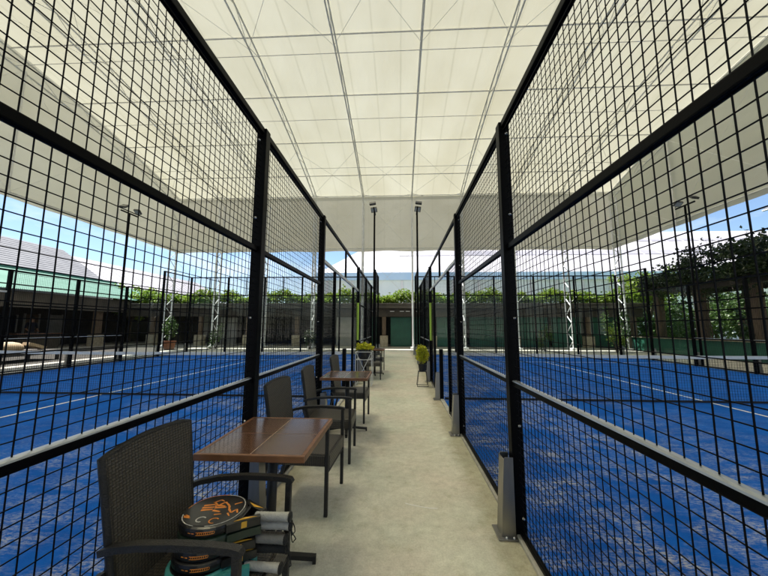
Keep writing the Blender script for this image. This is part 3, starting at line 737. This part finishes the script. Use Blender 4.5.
        for k in list(range(20, 36))+list(range(0, 18)):
            if k in (26, 27): continue
            p, q = rim[k], rim[(k+1) % 36]; bar(*p, *q, .0035, 'orange' if 8 < k < 20 else 'print_white')
    if accent == 'yellow':                                  # lettered band on the rim (camera side)
        for k, (a0, a1) in enumerate(((-1.85, -1.76), (-1.72, -1.64), (-1.58, -1.02))):
            arc = [(.1305*math.cos(a0+(a1-a0)*i/6), .1312*math.sin(a0+(a1-a0)*i/6)) for i in range(7)]
            for zz in ((.0045,), (-.0045,)) if k == 2 else ((.0,),):
                MB().sweep([(p[0], p[1], zz[0]) for p in arc], [(-.0008, -.001), (.0008, -.001), (.0008, .001), (-.0008, .001)]).build('print', 'orange', head)
            if k == 2:
                for i in range(9):
                    a = a0+.05+(a1-a0-.1)*i/8; MB().tube((.1310*math.cos(a), .1316*math.sin(a), -.0036), (.1310*math.cos(a+.012), .1316*math.sin(a+.012), .0036), .0012, 4).build('print', 'orange', head)
    return t
SX, SY = -.795, 1.435
racket(.452, SX-.005, SY-.040, R(-3), 'racket_black', 'racket_teal', 'grip_white', 'racket_teal', 'teal framed padel racket at the bottom of the stack')
racket(.491, SX+.000, SY-.015, R(2), 'racket_black', 'racket_black', 'grip_black', 'yellow', 'black gripped padel racket with yellow throat, second from the bottom')
racket(.530, SX-.004, SY-.008, R(-1), 'racket_black', 'racket_black', 'grip_grey', 'yellow', 'grey gripped padel racket in the middle of the stack')
racket(.569, SX+.006, SY+.004, R(2), 'racket_green', 'racket_green', 'grip_white', 'racket_green', 'dark green padel racket under the topmost one')
racket(.608, SX+.006, SY+.004, R(0), 'racket_black', 'racket_black', 'grip_white', 'yellow', 'topmost black padel racket with orange print on its face', True)

# flower stands and their pots
def flower_stand(x, y, label, h=.62, wd=.17):
    t = thing('plant_stand', label, 'plant stand', (x, y, 0), 0, 'white wire plant stands')
    for sx in (-1, 1):
        for sy in (-1, 1): MB().tube((sx*wd, sy*wd, 0), (sx*wd, sy*wd, h), .009, 6).build('leg', 'stand_white', t)
    for z in (.02, h):
        fr = MB()
        for a, b in (((-wd, -wd), (wd, -wd)), ((wd, -wd), (wd, wd)), ((wd, wd), (-wd, wd)), ((-wd, wd), (-wd, -wd))): fr.tube((*a, z), (*b, z), .008, 6)
        fr.build('frame', 'stand_white', t)
    for sy in (-1,):
        for s in (-1, 1): MB().tube((-s*wd, sy*(wd+.004*s), .02), (s*wd, sy*(wd+.004*s), h), .007, 6).build('cross_brace', 'stand_white', t)
    MB().box(-wd, wd, -wd, wd, h-.19, h-.18).build('tray', 'stand_white', t)
    return t
def potted(x, y, z, label, r=.14, hh=.26, blob=(.2, .2, .12), n=420, lm='leaf_yellow', pm='pot_black', cz=.09, size=.05):
    t = thing('potted_plant', label, 'plant', (x, y, z))
    MB().lathe([(r*.72, 0), (r*.78, .02), (r*.96, hh*.86), (r*1.04, hh*.88), (r*1.04, hh), (r*.9, hh), (r*.88, hh-.03)], 18).build('pot', pm, t, smooth=False)
    mb = MB(); leaves(mb, clump(n, (0, 0, hh+cz), blob, shell=.4), size); mb.build('foliage', lm, t)
    st = MB()
    for k in range(7):
        a = k*.9; st.tube((.02*math.cos(a), .02*math.sin(a), hh-.06), (blob[0]*.6*math.cos(a), blob[1]*.6*math.sin(a), hh+cz+blob[2]*.3), .006, 4)
    st.build('stem', 'bark', t)
    return t
flower_stand(-.86, 7.95, 'tall white cross braced plant stand on the left by the fence', .80, .19)
potted(-.86, 7.95, .621, 'low yellow green plant in a black pot on the left stand', .165, .23, (.21, .21, .09), 620, size=.055, cz=.05)
def low_stand(x, y, label):
    t = thing('plant_stand', label, 'plant stand', (x, y, 0), 0, 'white wire plant stands')
    for s in (-1, 1):
        MB().ptube([(-.13, s*.13, .008), (.13, s*.13, .008)], .006, 6).build('base_bar', 'dark_metal', t)
        for q in (-1, 1): MB().tube((q*.13, s*.13, .008), (q*.09, s*.09, .34), .006, 6).build('leg', 'dark_metal', t)
    MB().box(-.1, .1, -.1, .1, .34, .35).build('tray', 'dark_metal', t)
low_stand(.54, 7.92, 'low wire stand under the round yellow green shrub on the right')
potted(.54, 7.92, .351, 'round yellow green shrub in a dark pot by the right fence', .10, .17, (.15, .15, .24), 900, size=.045, cz=.22)

# ------------------------------------------------------------------ buildings
def box_part(par, name, m, x0, x1, y0, y1, z0, z1, b=.01): return MB().cbox(x0, x1, y0, y1, z0, z1, b).build(name, m, par)
fb = thing('pavilion', 'long low pavilion with dark green doors and a planted flat roof at the far end', 'building', (0, 22, 0))
box_part(fb, 'plinth', 'concrete_plain', -18.8, 15.5, -.9, 4, -.1, .06)
box_part(fb, 'roof_slab', 'fascia', -18.8, 16, -.6, 4.2, 2.62, 2.84)
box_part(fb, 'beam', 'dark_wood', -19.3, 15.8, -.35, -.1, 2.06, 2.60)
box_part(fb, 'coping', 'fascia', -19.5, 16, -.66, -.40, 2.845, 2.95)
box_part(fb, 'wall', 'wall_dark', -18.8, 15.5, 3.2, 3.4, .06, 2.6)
for x in (-17.2, -13.8, -10.4, -7.0, -1.05, 2.2, 7.6, 12.3, 15.2):
    p = box_part(fb, 'pillar', 'brown_post', x-.13, x+.13, -.35, -.09, .06, 2.055)
    MB().cbox(x-.26, x+.26, -.48, .04, .06, .80, .02).build('pillar_base', 'stone', p)
for x0, x1 in ((-.62, .78), (.95, 1.9), (2.5, 4.5), (4.7, 7.3), (7.9, 9.9), (10.1, 12.0), (12.6, 14.9)):
    d = box_part(fb, 'door', 'green_door', x0, x1, .02, .08, .07, 2.05)
    nn = max(2, int((x1-x0)/.5))
    for k in range(nn): MB().cbox(x0+(x1-x0)*k/nn+.02, x0+(x1-x0)*(k+1)/nn-.02, .004, .019, .12, 2.0, .004).build('board', 'green_door', d)
box_part(fb, 'grey_wall', 'wall_grey', -4.4, -2.9, .3, .45, .06, 2.05)
box_part(fb, 'grey_wall', 'wall_grey', -13.4, -12.2, 1.6, 1.75, .06, 2.05)
for x in (-.5, .15, .55): MB().tube((x-.14, 0, 0), (x+.14, 0, 0), .022, 8).build('tube_lamp', 'tube_white', fb, (0, -.42, 2.42))  # short plain white tubes under the eave
hedge = thing('roof_hedge', 'bright green creeper growing along the pavilion roof edge', 'hedge', (0, 22, 2.85))
mb = MB(); pts = []
for i in range(210):
    x = -19.5+35*i/209; hgt = .56+.14*math.sin(x*1.3)+.12*math.sin(x*3.1+1)+random.uniform(-.08, .14)
    pts += clump(150, (x, .15+random.uniform(-.2, .3), .10+hgt*.62), (.30, .42, hgt*.75), shell=.45)
leaves(mb, pts, .15); mb.build('foliage', 'leaf_light', hedge)
MB().box(-19.3, 15.8, -.36, 1.0, -.005, .12).build('soil', 'dark_brown', hedge)
mb = MB(); pts = []
for i in range(70):
    x = -17+31*i/69; pts += clump(14, (x, 1.6+random.uniform(-.5, .8), .5+random.uniform(-.1, .35)), (.5, .5, .4))
leaves(mb, pts, .16); mb.build('foliage', 'leaf_mid', hedge)

lb = thing('veranda_building', 'left veranda building with deep brown fascia and green corrugated roof', 'building', (-19, 0, 0))
box_part(lb, 'plinth', 'concrete_plain', -4.2, .15, -4, 26, -.1, .12)
box_part(lb, 'fascia_board', 'fascia', -.14, .0, -4, 26, 2.32, 3.12)
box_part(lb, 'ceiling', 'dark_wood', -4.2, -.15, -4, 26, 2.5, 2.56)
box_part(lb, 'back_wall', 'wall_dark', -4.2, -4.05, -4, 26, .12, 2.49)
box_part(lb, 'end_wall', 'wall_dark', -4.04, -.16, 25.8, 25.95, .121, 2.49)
for y in (4.2, 9.0, 13.9, 19.7, 24.6):
    p = box_part(lb, 'pillar', 'brown_post', -.42, -.16, y-.22, y+.22, .12, 2.49)
    MB().cbox(-.52, -.06, y-.34, y+.34, .12, .82, .02).build('pillar_base', 'stone', p)
for y0, y1, z0, z1, m in ((14.9, 15.9, .15, 2.1, 'green_door'), (16.9, 18.3, 1.0, 2.0, 'window_glass'), (18.7, 19.5, .15, 2.1, 'brown_post'), (11.2, 13.0, 1.0, 2.0, 'window_glass'), (20.1, 20.9, .15, 2.1, 'wall_grey')):
    p = MB().cbox(-4.048, -4.0, y0, y1, z0, z1, .005).build('window' if 'glass' in m else 'door', m, lb)
    for yy in (y0, y1): MB().cbox(-4.047, -3.97, yy-.04, yy+.04, z0, z1+.04, .004).build('frame', 'wall_grey', p)
# corrugated roof: each sheet is a part
def corr(y0, y1):
    mb = MB(); n = int((y1-y0)/.076)*2; v = []
    for i in range(n+1):
        y = y0+(y1-y0)*i/n; z = .028*(1 if i % 2 else -1)
        v += [(.32, y, 3.20+z), (-4.6, y, 4.85+z)]
    mb.add(v, [(2*i, 2*i+2, 2*i+3, 2*i+1) for i in range(n)]); return mb
for k in range(14): corr(-2.6+2.0*k, -.6+2.0*k+.02).build('roof_sheet', 'green_roof', lb, (0, 0, .006*(k % 2)), smooth=True)
MB().cbox(-4.75, -4.55, -2.7, 25.5, 4.80, 4.98, .03).build('ridge_cap', 'green_roof', lb)

# long hall behind the veranda: grey tiled part, then a white part
hl = thing('long_hall', 'long hall with grey tiled roof seen over the green corrugated roof', 'building', (-30, 0, 0))
def gable(par, m_roof, m_wall, y0, y1, xw, ze, zr, name='roof'):
    mb = MB(); mb.extrude([(-xw, ze), (0, zr), (xw, ze), (xw, ze-.15), (0, zr-.16), (-xw, ze-.15)], lambda a, b: (a, y0, b), lambda a, b: (a, y1, b)); r = mb.build(name, m_roof, par)
    mb = MB(); mb.extrude([(-xw+.4, 0), (xw-.4, 0), (xw-.4, ze-.05), (0, zr-.17), (-xw+.4, ze-.05)], lambda a, b: (a, y0+.3, b), lambda a, b: (a, y1-.3, b)); mb.build('wall', m_wall, par); return r
r_ = gable(hl, 'grey_tiles', 'wall_grey', 4, 26.6, 5.2, 4.6, 8.1)
for k in range(18):
    sx = 1; t0, t1 = k/18, (k+1)/18
    MB().extrude([(5.2*(1-t0), 4.6+3.5*t0+.02), (5.2*(1-t0), 4.6+3.5*t0+.055), (5.2*(1-t1), 4.6+3.5*t1+.03)], lambda a, b: (a, 4.02, b), lambda a, b: (a, 26.58, b)).build('tile_course', 'grey_tiles', r_)
wh = thing('white_hall', 'pale white roofed hall continuing the grey tiled one on the left', 'building', (-30, 0, 0))
r_ = gable(wh, 'white_roof', 'wall_white', 26.75, 46, 5.0, 4.4, 7.75)
for k in range(24): MB().tube((5.0, 27.1+.78*k, 4.43), (.05, 27.1+.78*k, 7.75), .014, 4).build('seam', 'white_roof', r_)

bh = thing('big_hall', 'big white roofed hall with pale blue band behind the pavilion', 'building', (0, 38, 0))
X0, X1 = -10, 62
mb = MB(); mb.add([(X0, 0, 7.75), (X1, 0, 7.75), (X1, 14, 16.6), (X0+8.5, 14, 16.6), (X0, 28, 7.75), (X1, 28, 7.75)], [(0, 1, 2, 3), (0, 3, 4), (3, 2, 5, 4)])
rf = mb.build('roof', 'white_roof', bh)
def slope(x, t): return (x, 14*t, 7.75+8.85*t)
for k in range(22):
    x = X0+10+2.3*k; a, b = slope(x, .0), slope(x, 1.0)
    MB().tube((a[0], a[1], a[2]+.03), (b[0], b[1], b[2]+.03), .05, 4).build('seam', 'white_roof', rf)
for t0, t1 in ((.36, .46), (.70, .77)):
    a, b = slope(0, t0), slope(0, t1)
    MB().add([(X0+10, a[1], a[2]+.06), (X1, a[1], a[2]+.06), (X1, b[1], b[2]+.06), (X0+10, b[1], b[2]+.06)], [(0, 1, 2, 3)]).build('rooflight_strip', 'grey_roof_band', rf)
box_part(bh, 'gutter_band', 'blue_band', X0-.1, X1, -.35, -.05, 6.9, 7.8)
box_part(bh, 'wall', 'pale_wall', X0, X1, .0, .3, 0, 7.6)
for k in range(24): box_part(bh, 'wall_rib', 'wall_white', X0+1.2+3*k, X0+1.42+3*k, -.12, -.005, 0, 6.85)

# small blue grey house top right
hr = thing('blue_house', 'pale blue grey house with overhanging eave behind the vines, upper right', 'building', (25, 19, 0))
box_part(hr, 'wall', 'pale_wall', 0, 7, -6, 2, 0, 8.9)
mb = MB(); mb.extrude([(-1.0, 9.0), (-1.0, 9.2), (3.5, 11), (8, 9.2), (8, 9.0), (3.5, 10.75)], lambda a, b: (a, -7, b), lambda a, b: (a, 2.6, b)); mb.build('roof', 'grey_tiles', hr)
MB().tube((-1.05, -7, 9.05), (-1.05, 2.6, 9.05), .06, 6).build('gutter', 'white_steel', hr)
for y in (-4.5, -1.0):
    p = MB().cbox(-.03, .0, y-.6, y+.6, 6.0, 7.6, .004).build('window', 'window_glass', hr); MB().cbox(-.06, -.031, y-.7, y+.7, 5.9, 5.99, .004).build('sill', 'wall_white', p)

# ------------------------------------------------------------------ right side: low wall, pergola, vines
gw = thing('garden_wall', 'low dark green wall with pale coping along the right court', 'wall', (14.55, 0, 0))
box_part(gw, 'wall', 'green_door', -.09, .09, 0, 21, -.02, .80); 
for k in range(14): MB().cbox(-.15, .15, 1.5*k+.004, 1.5*k+1.496, .801, .88, .012).build('coping_stone', 'stone', gw)
pg = thing('pergola', 'timber pergola with brown posts behind the low green wall', 'pergola', (15.0, 0, 0))
PY = (3.2, 6.0, 8.9, 11.7, 14.35, 16.9, 19.5)
for y in PY: box_part(pg, 'post', 'brown_post', -.02, .30, y-.19, y+.19, 0, 3.3)
for y in PY: box_part(pg, 'post', 'brown_post', 2.4, 2.65, y-.13, y+.13, 0, 3.3)
box_part(pg, 'beam', 'dark_wood', -.1, .36, 2.4, 20.5, 3.301, 3.52); box_part(pg, 'beam', 'dark_wood', 2.35, 2.7, 2.4, 20.5, 3.301, 3.52)
for k in range(24): box_part(pg, 'rafter', 'dark_wood', -.6, 3.1, 2.7+.75*k, 2.8+.75*k, 3.521, 3.66)
vine = thing('vine', 'dense dark climbing vine over the pergola on the right', 'vine', (15.0, 0, 3.5))
rr = random.Random(3)
mb = MB(); pts = []
for i in range(290):
    y = rr.uniform(2.6, 20.4); x = rr.uniform(-.9, 3.0); top = (1.85+.22*math.sin(y*.9)+.2*math.sin(y*2.3+x))*(.55 if y > 18 else .8 if y > 16.5 else 1)
    pts += clump(150, (x, y, top*rr.uniform(.1, .85)), (.62, .62, .42), rr)
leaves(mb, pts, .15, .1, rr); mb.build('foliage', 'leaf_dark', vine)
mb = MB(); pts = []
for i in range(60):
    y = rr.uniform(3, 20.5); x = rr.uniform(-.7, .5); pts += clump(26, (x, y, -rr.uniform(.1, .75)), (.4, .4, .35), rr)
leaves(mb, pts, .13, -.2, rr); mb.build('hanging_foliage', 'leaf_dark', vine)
mb = MB()
for i in range(46):                                          # loose shoots against the sky
    y = rr.uniform(4, 17.5); x = rr.uniform(-.8, .6); p = Vector((x, y, 1.3)); d = Vector((rr.uniform(-.5, .3), rr.uniform(-.4, .4), 1)).normalized()
    L_ = rr.uniform(.35, 1.0); mb.tube(p-d*.4, p+d*L_, .007, 4, .003); leaves(mb, [p+d*L_*k/9+Vector((rr.gauss(0, .04), rr.gauss(0, .04), 0)) for k in range(10)], .13, .2, rr)
mb.build('shoots', 'leaf_dark', vine, kind='stuff')
for y in (4.1, 8.9, 11.9, 14.6, 16.6, 19.2):
    for k in range(3):
        pts = [(rr.uniform(-.1, .2), y+rr.uniform(-.25, .25), -3.5+3.9*j/7) for j in range(8)]; MB().ptube(pts, .03, 5, (1, 0, 0)).build('stem', 'bark', vine, smooth=True)

gh = thing('garden_hedge', 'tall dark green hedge at the back of the garden beyond the pergola', 'hedge', (24, 27, 0))
mb = MB(); pts = []
for i in range(150):
    x = -9+20*i/149; pts += clump(90, (x, rr.uniform(-.5, .5), rr.uniform(.4, 3.4+.5*math.sin(x*1.1))), (.75, .7, .8), rr)
leaves(mb, pts, .27, .1, rr); mb.build('foliage', 'leaf_mid', gh)
for i in range(9): MB().tube((-8.5+2.4*i, 0, 0), (-8.4+2.4*i, .1, 3.2), .09, 7, .05).build('trunk', 'bark', gh, smooth=True)

def tree(name, x, y, h, r, lm, n, label, leaf=.2, trunk=.14, seed=1, group=None):
    rr = random.Random(seed); t = thing(name, label, 'tree', (x, y, 0), 0, group)
    mb = MB(); fork = h*.42
    mb.tube((0, 0, 0), (.05, .03, fork), trunk, 9, trunk*.7)
    tips = []
    for k in range(9):
        a = k*2.4+rr.random(); rad = r*rr.uniform(.35, .75); tip = Vector((rad*math.cos(a), rad*math.sin(a), h*rr.uniform(.55, .92)))
        mid = Vector((tip.x*.4, tip.y*.4, (fork*.8+tip.z)*.5)); mb.tube((.05, .03, fork*rr.uniform(.7, 1)), mid, trunk*.42, 6, trunk*.3); mb.tube(mid, tip, trunk*.3, 5, trunk*.08); tips += [tip, mid.lerp(tip, .6)]
    mb.build('trunk', 'bark', t, smooth=True)
    mb = MB(); pts = []
    for i in range(n):
        c = tips[i % len(tips)]+Vector((rr.gauss(0, r*.22), rr.gauss(0, r*.22), rr.gauss(0, r*.18)))
        pts += clump(34, c, (r*.2, r*.2, r*.15), rr)
    leaves(mb, pts, leaf, .2, rr); mb.build('crown', lm, t)
tree('garden_tree', 17.6, 23.6, 5.6, 2.2, 'leaf_light', 130, 'sunlit light green tree just past the pergola end on the right', .19, seed=4)
tree('garden_tree', 22.5, 15.2, 4.2, 2.2, 'leaf_mid', 100, 'green tree standing in the sunlit garden behind the pergola posts', .2, seed=8)
tree('garden_tree', 20.5, 20.5, 3.6, 1.9, 'leaf_mid', 90, 'short green tree glimpsed between the two farther pergola posts', .18, seed=12)
tree('garden_tree', 25.0, 10.0, 4.6, 2.3, 'leaf_light', 90, 'light green tree in the garden at the far right edge', .2, seed=16)
tree('garden_tree', -21.3, 24.5, 4.5, 1.5, 'leaf_light', 70, 'small bright green tree over the left end of the pavilion roof', .17, seed=20)

def shrub(x, y, h, r, lm, label, n=26, leaf=.12, seed=1):
    rr = random.Random(seed); t = thing('shrub', label, 'shrub', (x, y, 0))
    mb = MB(); tips = []
    for k in range(7):
        a = k*.9; q = Vector((r*.7*math.cos(a), r*.7*math.sin(a), h*rr.uniform(.5, .95))); mb.tube((.03*math.cos(a), .03*math.sin(a), 0), q, .014, 5, .006); tips.append(q)
    mb.build('stem', 'bark', t)
    mb = MB(); pts = []
    for i in range(n): pts += clump(16, tips[i % 7]+Vector((0, 0, -rr.random()*h*.4)), (r*.38, r*.38, h*.16), rr)
    leaves(mb, pts, leaf, .35, rr); mb.build('foliage', lm, t)
    return t
shrub(8.55, 19.6, 1.5, .45, 'leaf_mid', 'leafy shrub left of the lattice column behind the right court', seed=2)
shrub(12.0, 18.6, 1.7, .5, 'leaf_light', 'bright leafy shrub behind the far right corner of the right court', seed=3)
shrub(-11.6, 20.0, 1.6, .4, 'leaf_mid', 'slender shrub beside the second lattice column on the left', seed=6)
shrub(-5.7, 20.4, 1.4, .35, 'leaf_dark', 'dark shrub beside the lattice column behind the left court', seed=7)
shrub(13.3, 20.6, 2.6, .7, 'leaf_mid', 'tall shrub under the right end of the pavilion roof', 40, .14, seed=9)
for i, (x, y, h_, r_s, lm, lab) in enumerate(((18.9, 23.0, 2.6, 1.1, 'leaf_mid', 'broad green bush behind the pergola bay nearest the pavilion'), (18.8, 17.6, 2.7, 1.2, 'leaf_mid', 'broad green bush behind the middle pergola bay'), (19.4, 13.0, 2.4, 1.2, 'leaf_dark', 'broad dark bush behind the pergola bay at the right picture edge'))):
    shrub(x, y, h_, r_s, lm, lab, 70, .18, 30+i)
potted(-13.9, 19.0, .0, 'shrub in a terracotta pot beside the leftmost lattice column', .34, .5, (.42, .42, .7), 420, 'leaf_mid', 'terracotta', .75, .13)

# beige mound-like lounge cushion and a person in the veranda
cu = thing('lounge_cushion', 'tan rounded cushion lying beyond the outer left fence', 'cushion', (-15.2, 11.9, .41))
mb = MB(); mb.lathe([(.36, .0), (.48, .03), (.50, .10), (.46, .22), (.34, .32), (.14, .37), (.01, .375)], 22); o = mb.build('cushion', 'beige', cu, smooth=True); o.scale = (.8, 1.0, .95)
MB().sweep([(.2, .45, .27), (.25, .72, .18), (.3, 1.0, .061)], [(-.2, -.06), (.2, -.06), (.2, .06), (-.2, .06)]).build('back_flap', 'beige', cu)
db = thing('daybed', 'low dark daybed under the tan cushion beyond the outer left fence', 'daybed', (-15.2, 12.1, 0))
box_part(db, 'platform', 'dark_wood', -.75, .75, -1.0, 1.2, .30, .408)
for sx in (-.65, .65):
    for sy in (-.9, 1.1): box_part(db, 'leg', 'dark_wood', sx-.05, sx+.05, sy-.05, sy+.05, -.01, .299)
ct = thing('counter', 'dark wooden counter inside the left veranda', 'counter', (-20.0, 17.1, .12))
box_part(ct, 'top', 'wood_top', -.25, .25, -1.3, 1.0, .82, .87); box_part(ct, 'front', 'dark_wood', .12, .18, -1.2, .9, 0, .815)
for y in (-1.1, .8): box_part(ct, 'side', 'dark_wood', -.2, .11, y-.03, y+.03, 0, .815)

def person():
    t = thing('person', 'person in dark clothes standing at the counter in the left veranda', 'person', (-20.75, 17.25, .12), R(-20))
    # joints: facing +x
    J = dict(pel=(0, 0, .95), spi=(.0, 0, 1.12), che=(.02, 0, 1.32), nec=(.03, 0, 1.48), hd0=(.05, 0, 1.57), hd1=(.06, 0, 1.68), hd2=(.05, 0, 1.75),
             hl=(0, .10, .92), kl=(.03, .11, .50), al=(-.02, .11, .09), tl=(.13, .13, .035), hr=(0, -.10, .92), kr=(.02, -.12, .50), ar=(-.03, -.12, .09), tr=(.12, -.14, .035),
             sl=(.01, .18, 1.42), el=(-.02, .24, 1.14), wl=(.20, .20, 1.0), ml=(.27, .19, .985), sr=(.01, -.18, 1.42), er=(-.02, -.24, 1.14), wr=(.21, -.19, 1.02), mr=(.28, -.17, 1.0))
    rad = dict(pel=(.15, .12), spi=(.135, .10), che=(.16, .115), nec=(.058, .058), hd0=(.072, .075), hd1=(.082, .098), hd2=(.05, .06), hl=(.09, .09), kl=(.06, .06), al=(.042, .045), tl=(.04, .03),
               hr=(.09, .09), kr=(.06, .06), ar=(.042, .045), tr=(.04, .03), sl=(.066, .066), el=(.045, .045), wl=(.030, .030), ml=(.036, .02), sr=(.066, .066), er=(.045, .045), wr=(.030, .030), mr=(.036, .02))
    E_ = ['pel spi', 'spi che', 'che nec', 'nec hd0', 'hd0 hd1', 'hd1 hd2', 'pel hl', 'hl kl', 'kl al', 'al tl', 'pel hr', 'hr kr', 'kr ar', 'ar tr', 'che sl', 'sl el', 'el wl', 'wl ml', 'che sr', 'sr er', 'er wr', 'wr mr']
    fing = {}
    for s, wn in ((1, 'ml'), (-1, 'mr')):
        b = Vector(J[wn])
        for k in range(5):
            off = (k-2)*.017*s
            if k == 0: p1, p2 = b+Vector((-.01, -s*.045, -.005)), b+Vector((.02, -s*.06, -.02))
            else: p1, p2 = b+Vector((.045, off, -.005)), b+Vector((.075+.006*(2-abs(k-2.5)), off, -.028))
            J[f'{wn}a{k}'], J[f'{wn}b{k}'] = tuple(p1), tuple(p2); rad[f'{wn}a{k}'] = (.009, .009); rad[f'{wn}b{k}'] = (.007, .007)
            E_ += [f'{wn} {wn}a{k}', f'{wn}a{k} {wn}b{k}']
    names = list(J); me = bpy.data.meshes.new('body'); me.from_pydata([J[n] for n in names], [tuple(names.index(q) for q in e.split()) for e in E_], [])
    o = bpy.data.objects.new('body', me); C.objects.link(o)
    sk = o.modifiers.new('s', 'SKIN'); sk.use_smooth_shade = True
    for i, n in enumerate(names):
        v = me.skin_vertices[0].data[i]; v.radius = rad[n]; v.use_root = (n == 'pel')
    sb = o.modifiers.new('d', 'SUBSURF'); sb.levels = sb.render_levels = 2
    dg = bpy.context.evaluated_depsgraph_get(); me2 = bpy.data.meshes.new_from_object(o.evaluated_get(dg)); bpy.data.objects.remove(o)
    me2.materials.clear()
    for m in ('skin', 'navy_cloth', 'grey_cloth', 'hair'): me2.materials.append(MATS[m])
    for p in me2.polygons:
        c = p.center; p.use_smooth = True
        p.material_index = 3 if c.z < .07 else 2 if c.z < .96 and abs(c.y) < .21 and c.x < .17 else 1 if c.z < 1.47 and not (c.x > .06 and c.z < 1.16 and abs(c.y) > .12) else 0
    body = inst('body', me2, t)
    hm = MB(); hm.lathe([(.088, -.02), (.098, .03), (.092, .085), (.06, .125), (.01, .138)], 16); h = hm.build('hair', 'hair', t, (.035, 0, 1.665), smooth=True)
    for s in (-1, 1):
        e = MB(); e.lathe([(.001, -.010), (.009, -.005), (.011, 0), (.009, .005), (.001, .010)], 8); e.build('eye', 'grip_white', t, (.148, s*.032, 1.665))
        MB().lathe([(.004, -.03), (.018, -.015), (.02, .01), (.008, .03)], 8).build('ear', 'skin', t, (.05, s*.094, 1.655), smooth=True)
    MB().extrude([(.150, 1.665), (.178, 1.628), (.150, 1.622)], lambda a, b: (a, -.012, b), lambda a, b: (a, .012, b)).build('nose', 'skin', t)
    MB().cbox(.142, .151, -.024, .024, 1.592, 1.600, .002).build('mouth', 'terracotta', t)
person()
